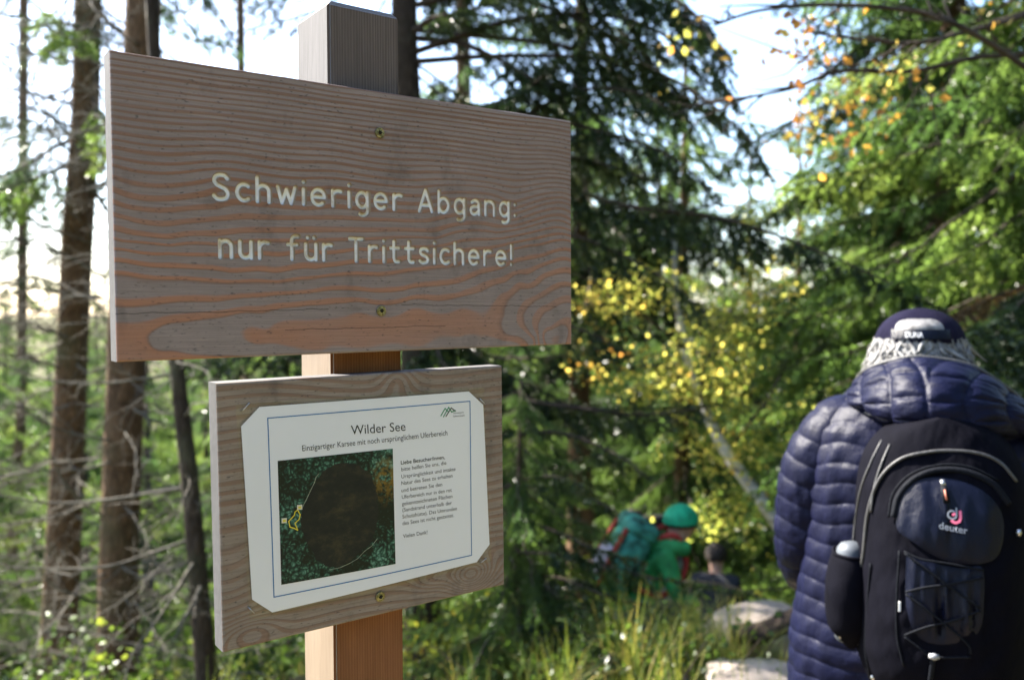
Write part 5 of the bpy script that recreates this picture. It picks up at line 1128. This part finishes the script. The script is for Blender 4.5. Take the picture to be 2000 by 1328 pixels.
V = np.vstack([np.stack([r*np.cos(a_), r*np.sin(a_), np.full(n_, z)], 1) for r, z in prof]); t = NT('flask_metal'); M_FLASK = t.pbr((.07, .08, .095), .6, None, .5, Metallic=.35)
link('flask_body', mesh_np('flask_body', V[:5*n_], grid_faces(n_, 5, True), [M_FLASK], True), (), FL); link('flask_cap', mesh_np('flask_cap', V[4*n_:], grid_faces(n_, 5, True), [M_FLASK], True), (), FL)

# ================================================================== OTHER WALKERS FURTHER DOWN
def small_person(label, loc, yaw, h, lean, jacket, trousers, headgear, hairc, pack=None, crouch=0.0, arms=.5, packmat=None, stick=None, hood=None):
    """whole figure grown as one surface from a skeleton; sizes in fractions of the height"""
    E = empty('person', loc, yaw); tag(E, label, 'person')
    s = h; hipz = (.50-.22*crouch); kn = .07+.16*crouch
    J = {'pel': (0, 0, hipz), 'sp': (0, .10*lean, hipz+.13), 'ch': (0, .30*lean, hipz+.28-.04*lean), 'nk': (0, .42*lean, hipz+.355-.08*lean), 'hb': (0, .47*lean+.01, hipz+.41-.10*lean), 'hm': (0, .50*lean+.012, hipz+.465-.11*lean), 'ht': (0, .51*lean+.01, hipz+.515-.12*lean), 'nose': (0, .50*lean+.075, hipz+.45-.12*lean)}
    Rr = {'pel': .085, 'sp': .082, 'ch': .092, 'nk': .036, 'hb': .05, 'hm': .066, 'ht': .05, 'nose': .012}
    ed = [('pel', 'sp'), ('sp', 'ch'), ('ch', 'nk'), ('nk', 'hb'), ('hb', 'hm'), ('hm', 'ht'), ('hm', 'nose')]
    for sg, n in ((-1, 'l'), (1, 'r')):
        cz = J['ch'][2]+.03; cyv = J['ch'][1]
        J['sh'+n] = (sg*.115, cyv, cz); J['el'+n] = (sg*.15, cyv+.06*arms, cz-.16); J['wr'+n] = (sg*.12, cyv+.06*arms+.15*arms, cz-.26+.10*arms); J['ha'+n] = (sg*.11, cyv+.26*arms, cz-.30+.12*arms)
        J['hi'+n] = (sg*.055, 0, hipz-.02); J['kn'+n] = (sg*.06, kn+.03*sg, hipz*.52+.03*crouch); J['an'+n] = (sg*.06, -.01+.05*sg, .035); J['to'+n] = (sg*.065, .08+.05*sg, .02)
        Rr.update({'sh'+n: .052, 'el'+n: .036, 'wr'+n: .026, 'ha'+n: .024, 'hi'+n: .07, 'kn'+n: .05, 'an'+n: .032, 'to'+n: .026})
        ed += [('ch', 'sh'+n), ('sh'+n, 'el'+n), ('el'+n, 'wr'+n), ('wr'+n, 'ha'+n), ('pel', 'hi'+n), ('hi'+n, 'kn'+n), ('kn'+n, 'an'+n), ('an'+n, 'to'+n)]
    ks = list(J); me = bpy.data.meshes.new('body'); me.from_pydata([tuple(np.array(J[k])*s) for k in ks], [(ks.index(a), ks.index(b)) for a, b in ed], [])
    o = bpy.data.objects.new('body', me); COL.objects.link(o); m = o.modifiers.new('skin', 'SKIN'); m.use_smooth_shade = True; o.modifiers.new('sub', 'SUBSURF').levels = 2
    for i, k in enumerate(ks): me.skin_vertices[0].data[i].radius = (Rr[k]*s, Rr[k]*s)
    me.skin_vertices[0].data[0].use_root = True
    dg = bpy.context.evaluated_depsgraph_get(); dg.update(); m2 = bpy.data.meshes.new_from_object(o.evaluated_get(dg)); bpy.data.objects.remove(o); m2.name = 'body'
    m2.materials.clear(); [m2.materials.append(x) for x in (jacket, trousers, M_SKIN, M_BOOT)]
    seg = [(np.array(J[a])*s, np.array(J[b])*s, a, b) for a, b in ed]; mi = []
    for p in m2.polygons:
        c = np.array(p.center); best = min(seg, key=lambda q: np.linalg.norm(c-(q[0]+(q[1]-q[0])*np.clip(np.dot(c-q[0], q[1]-q[0])/np.dot(q[1]-q[0], q[1]-q[0]), 0, 1))))
        b = best[3]; mi.append(2 if b in ('hb', 'hm', 'ht', 'nose') or b[:2] == 'ha' else 3 if b[:2] == 'to' else 1 if b[:2] in ('hi', 'kn', 'an') else 0)
    mat_index(m2, mi); link('body', m2, (), E)
    hc = (np.array(J['hm'])+np.array([0, -.004, .012]))*s
    def dome(name, r, v0, mat, lump=0.0, seed=0):
        U, V = np.meshgrid(np.linspace(0, 2*np.pi, 40), np.linspace(v0, np.pi/2, 18)); k = 1+lump*vnoise(U*4, V*5, seed); V3 = np.stack([r*.88*k*np.cos(V)*np.cos(U), r*k*np.cos(V)*np.sin(U), r*.92*k*np.sin(V)], -1).reshape(-1, 3)+hc
        link(name, mesh_np(name, V3, grid_faces(40, 18), [mat], True), (), E)
    dome('hair', .078*s, -.35, hairc, .05, 3)
    if headgear:
        dome('cap', .082*s, -.12, headgear)
    if hood:
        A = Acc(); c = np.array(J['nk'])*s; P = [c+np.array([x_, y_, z_])*s for x_, y_, z_ in ((-.08, .05, .0), (-.085, -.04, .01), (-.04, -.10, .0), (.04, -.10, .0), (.085, -.04, .01), (.08, .05, .0))]; A.tube(catmull(P, 5), .035*s, 10); link('hood', A.mesh('hood', [hood]), (), E)
    if pack:
        lab, cols = pack; B = empty('backpack', loc, yaw); tag(B, lab, 'backpack'); c = np.array(J['ch'])*s; dwn = unit(np.array(J['pel'])-np.array(J['ch'])); bk = np.array([0, -1., 0])-dwn*np.dot([0, -1., 0], dwn); bk = unit(bk); rt = np.array([1., 0, 0])
        def lobe(name, cen, rx, ry, rz, mat, e=.6):
            U, V = np.meshgrid(np.linspace(0, 2*np.pi, 36), np.linspace(-np.pi/2, np.pi/2, 22)); sp = lambda v: np.sign(v)*np.abs(v)**e
            L_ = np.stack([rx*sp(np.cos(V))*sp(np.cos(U)), ry*sp(np.cos(V))*sp(np.sin(U)), rz*sp(np.sin(V))], -1).reshape(-1, 3)
            W = cen+L_[:, :1]*rt+L_[:, 1:2]*bk-L_[:, 2:]*dwn; link(name, mesh_np(name, W, grid_faces(36, 22), [mat], True), (), B)
        lobe('pack_body', c+bk*.15*s+dwn*.07*s, .125*s, .075*s, .17*s, cols[0]); lobe('lid', c+bk*.15*s-dwn*.08*s, .12*s, .085*s, .045*s, cols[1]); lobe('front_pocket', c+bk*.225*s+dwn*.12*s, .085*s, .03*s, .075*s, cols[2])
        for sg in (-1, 1):
            A = Acc(); A.tube(catmull([c+rt*sg*.06*s+bk*.09*s-dwn*.06*s, c+rt*sg*.075*s-dwn*.125*s, c+rt*sg*.08*s-bk*.1*s-dwn*.02*s, c+rt*sg*.11*s-bk*.06*s+dwn*.12*s, c+rt*sg*.1*s+bk*.08*s+dwn*.16*s], 6), .014*s, 8); link('shoulder_strap', A.mesh('shoulder_strap', [cols[3]]), (), B)
            A = Acc(); A.tube([c+rt*sg*.09*s+bk*.225*s-dwn*.06*s, c+rt*sg*.10*s+bk*.235*s+dwn*.08*s, c+rt*sg*.09*s+bk*.22*s+dwn*.22*s], .011*s, 8); link('trim', A.mesh('trim', [cols[3]]), (), B)
    return E
C = lambda n, c, r=.7: simple(n, c, r, .25, 25, .3)
GR1, TEAL, RED, BLK, BLUEG, BLUE2, DKH = simple('green_jacket', (.03, .25, .075), .7, .6, 9, .5), simple('teal_cloth', (.035, .19, .14), .7, .95, 14, .5), C('red_cloth', (.32, .035, .025)), C('black_cloth', (.012, .012, .014)), C('grey_blue_cloth', (.25, .29, .36)), C('dark_blue_cloth', (.03, .05, .14)), C('dark_hair', (.025, .018, .014))
GRCAP, JEANS = C('green_cap', (.01, .33, .16), .6), C('denim', (.05, .07, .12)); LILAC = C('pale_grey_cloth', (.36, .34, .40))
p = at(1230, 604, 5.0); z_top = at(1330, 1004, 5.0).z; gk = gzf(p.x, p.y)
small_person('child in green jacket and green cap climbing down the path', (p.x, p.y, gk), R_(-84), (z_top-gk)/.96, .46, GR1, JEANS, GRCAP, DKH, ('teal and red child backpack worn by the child in green', (TEAL, TEAL, LILAC, RED)), 0.0, .6, hood=GR1)
p = at(1300, 604, 9.2); z_top = at(1285, 1062, 9.2).z; gk = gzf(p.x, p.y)
small_person('walker with blue-grey rucksack bending low behind the green-capped child', (p.x, p.y, gk), R_(20), max(.7, (z_top-gk)/.80), .75, BLUEG, JEANS, None, DKH, ('blue-grey rucksack on the bending walker in the background', (BLUEG, BLK, BLUE2, BLK)), .2, .6)
p = at(1400, 604, 5.6); z_top = at(1395, 1098, 5.6).z; gk = gzf(p.x, p.y)
small_person('dark-haired child crouching low beside the pale rocks', (p.x, p.y, gk), R_(-15), max(.75, (z_top-gk)/.74), .25, C('charcoal_jacket', (.02, .022, .03)), JEANS, None, DKH, None, .9, .7)
# ================================================================== ROCKS, GRASS, UNDERGROWTH
def _rock():
    t = NT('pale_granite'); c = t.coord(); n1 = t.noise(c, 6, 6, .65); n2 = t.noise(c, 60, 4)
    col = t.ramp(n1, [(.3, (.22, .18, .15)), (.7, (.52, .44, .38))]); col = t.mix(t.ramp(t.noise(c, 3, 4), [(.46, 0), (.6, .8)]), col, (.09, .11, .045))
    return t.pbr(col, .85, t.bump(t.math('ADD', n1, t.math('MULTIPLY', n2, .3)), .6, .04), .2)
M_ROCK = _rock()
def rock(label, c, rx, ry, rz, seed, rzrot=0.0):
    U, V = np.meshgrid(np.linspace(0, 2*np.pi, 41)[:-1], np.linspace(-np.pi/2, np.pi/2, 26)); sp = lambda v, e: np.sign(v)*np.abs(v)**e
    D = np.stack([sp(np.cos(V), .7)*sp(np.cos(U), .75), sp(np.cos(V), .7)*sp(np.sin(U), .75), sp(np.sin(V), .7)], -1)
    k = 1+.13*vnoise(D[..., 0]*2+D[..., 2], D[..., 1]*2-D[..., 2], seed)+.05*vnoise(D[..., 0]*6, D[..., 1]*6+D[..., 2]*5, seed+1)
    P = (D*k[..., None]*np.array([rx, ry, rz])).reshape(-1, 3); o = link('rock', mesh_np('rock', P, grid_faces(40, 26, True), [M_ROCK], True), (), None, c); o.rotation_euler.z = rzrot
    tag(o, label, 'rock', 'pale rocks beside the path')
p = at(1490, 1215, 4.3); rock('long pale sunlit rock ledge left of the quilted sleeve', (p.x+.02, p.y, p.z-.05), .28, .22, .11, 1, .3)
p = at(1490, 1300, 3.5); rock('flat pale stone at the bottom, beside the jacket hem', (p.x, p.y, p.z-.12), .22, .26, .085, 2)
p = at(1405, 1215, 5.0); rock('small grey rock at the feet of the crouching child', (p.x, p.y, p.z-.12), .13, .13, .11, 3)
# fallen dark log between the stones
lg = empty('fallen_log', tuple(at(1490, 1245, 3.95))); tag(lg, 'short dark fallen log lying between the two pale stones', 'log'); A = Acc()
P0 = np.array(at(1435, 1240, 4.05))-np.array(lg.location); P1 = np.array(at(1560, 1205, 3.9))-np.array(lg.location); V, Q, T = tube_arrays(catmull([P0, P0*.5+P1*.5+[0, 0, -.02], P1], 8), .048, 14); V[:-2] += (RNG.normal(0, .003, (len(V)-2, 3))); A.add(V, Q, T); link('log_body', A.mesh('log_body', [M_BARK_D]), (), lg)
A = Acc(); A.tube([P0*.4+P1*.6, P0*.4+P1*.6+[.02, -.05, .08]], [.016, .010], 7); link('stub', A.mesh('stub', [M_BARK_D]), (), lg)
# grass: many blades, nobody could count them
def grass():
    rng = np.random.default_rng(77); n = 7500; tuft = []
    for (px, d, sx, sy, w_) in ((1310, 3.9, .28, .25, 3), (1420, 4.2, .25, .25, 2), (1240, 4.3, .3, .3, 2), (1380, 6.2, .5, .5, 2), (1450, 7.0, .5, .6, 1.5), (1150, 5.0, .5, .5, 1.2), (1540, 5.5, .4, .6, 1)):
        p = at(px, 604, d)
        for _ in range(int(w_*9)): tuft.append((p.x+rng.normal()*sx, p.y+rng.normal()*sy))
    for _ in range(160): tuft.append((rng.uniform(-6, 4), rng.uniform(3.4, 11)))
    tuft = np.array(tuft); k = rng.integers(0, len(tuft), n); xy = tuft[k]+rng.normal(0, .035, (n, 2)); z = gz(xy[:, 0], xy[:, 1]); P = np.stack([xy[:, 0], xy[:, 1], z-.01], 1)
    L = rng.uniform(.22, .55, n); az = rng.uniform(0, 6.28, n); out = np.stack([np.cos(az), np.sin(az), 0*az], 1); b = rng.uniform(.1, .75, n); sd = np.stack([-out[:, 1], out[:, 0], out[:, 2]], 1)*(.0032*rng.uniform(.6, 1.4, n))[:, None]
    rows = []
    for f in (0, .35, .7, 1.0): c = P+out*(L*b*f**2)[:, None]+np.array([0, 0, 1])*(L*f*(1-.45*b*f))[:, None]; rows += [c-sd*(1-f*.9), c+sd*(1-f*.9)]
    V = np.stack(rows, 1).reshape(-1, 3); i = np.arange(n)[:, None]*8; Q = np.concatenate([i+np.array([[0, 1, 3, 2]]), i+np.array([[2, 3, 5, 4]]), i+np.array([[4, 5, 7, 6]])])
    me = mesh_np('grass', V, Q, [M_GRASS]); attr(me, 'hue', np.repeat(rng.random(n), 8)); tag(link('grass', me), 'long green and yellow grass blades along the path', 'grass', kind='stuff')
grass()
# leafy undergrowth: bilberry, young beech and bramble over the slope
def undergrowth():
    rng = np.random.default_rng(78); A = Acc(); H = []; W = Acc()
    for _ in range(434):
        d = rng.uniform(4.6, 17); px = rng.uniform(-150, 2100)
        if _ >= 420: d = rng.uniform(3.3, 4.4); px = rng.uniform(1000, 1440)
        if px < 620 and rng.random() < .45: continue
        p = at(px, 604, d)
        if abs(px-1330) < 110 and 4.4 < d < 8.5: continue
        if px > 1420 and px < 1600 and d < 6: continue
        z0 = gzf(p.x, p.y); h = rng.uniform(.3, .9)*(1.5 if d > 8 else 1.0 if d > 4.5 else .55); r = rng.uniform(.25, .5); n = 110
        Pn = rng.normal(0, .42, (n, 3))*np.array([r, r, h*.5])+np.array([p.x, p.y, z0+h*.62]); hu = np.clip(rng.normal(.1 if _ >= 420 else rng.choice([.05, .2, .45]) if px < 620 else rng.choice([.2, .35, .6, .8], p=[.3, .35, .25, .1]), .12, n), 0, 1); H.append(leaf_cloud(A, Pn, rng, .05 if _ < 420 else .028, 0, hu, .1))
        for _k in range(5):
            q = Pn[rng.integers(0, n)]; W.tube([(p.x+rng.normal()*.05, p.y, z0-.03), ((p.x+q[0])/2, (p.y+q[1])/2+rng.normal()*.04, (z0+q[2])/2), tuple(q)], [.006, .004, .002], 4, 0, False)
    off = A.n; me = A.mesh('undergrowth', [M_GREEN], False); attr(me, 'hue', np.concatenate(H)); o = tag(link('undergrowth', me), 'low green and yellow leafy undergrowth over the slope', 'undergrowth', kind='stuff')
    st = link('stems', W.mesh('stems', [M_TWIG]), (), o); st['kind'] = 'stuff'
undergrowth()
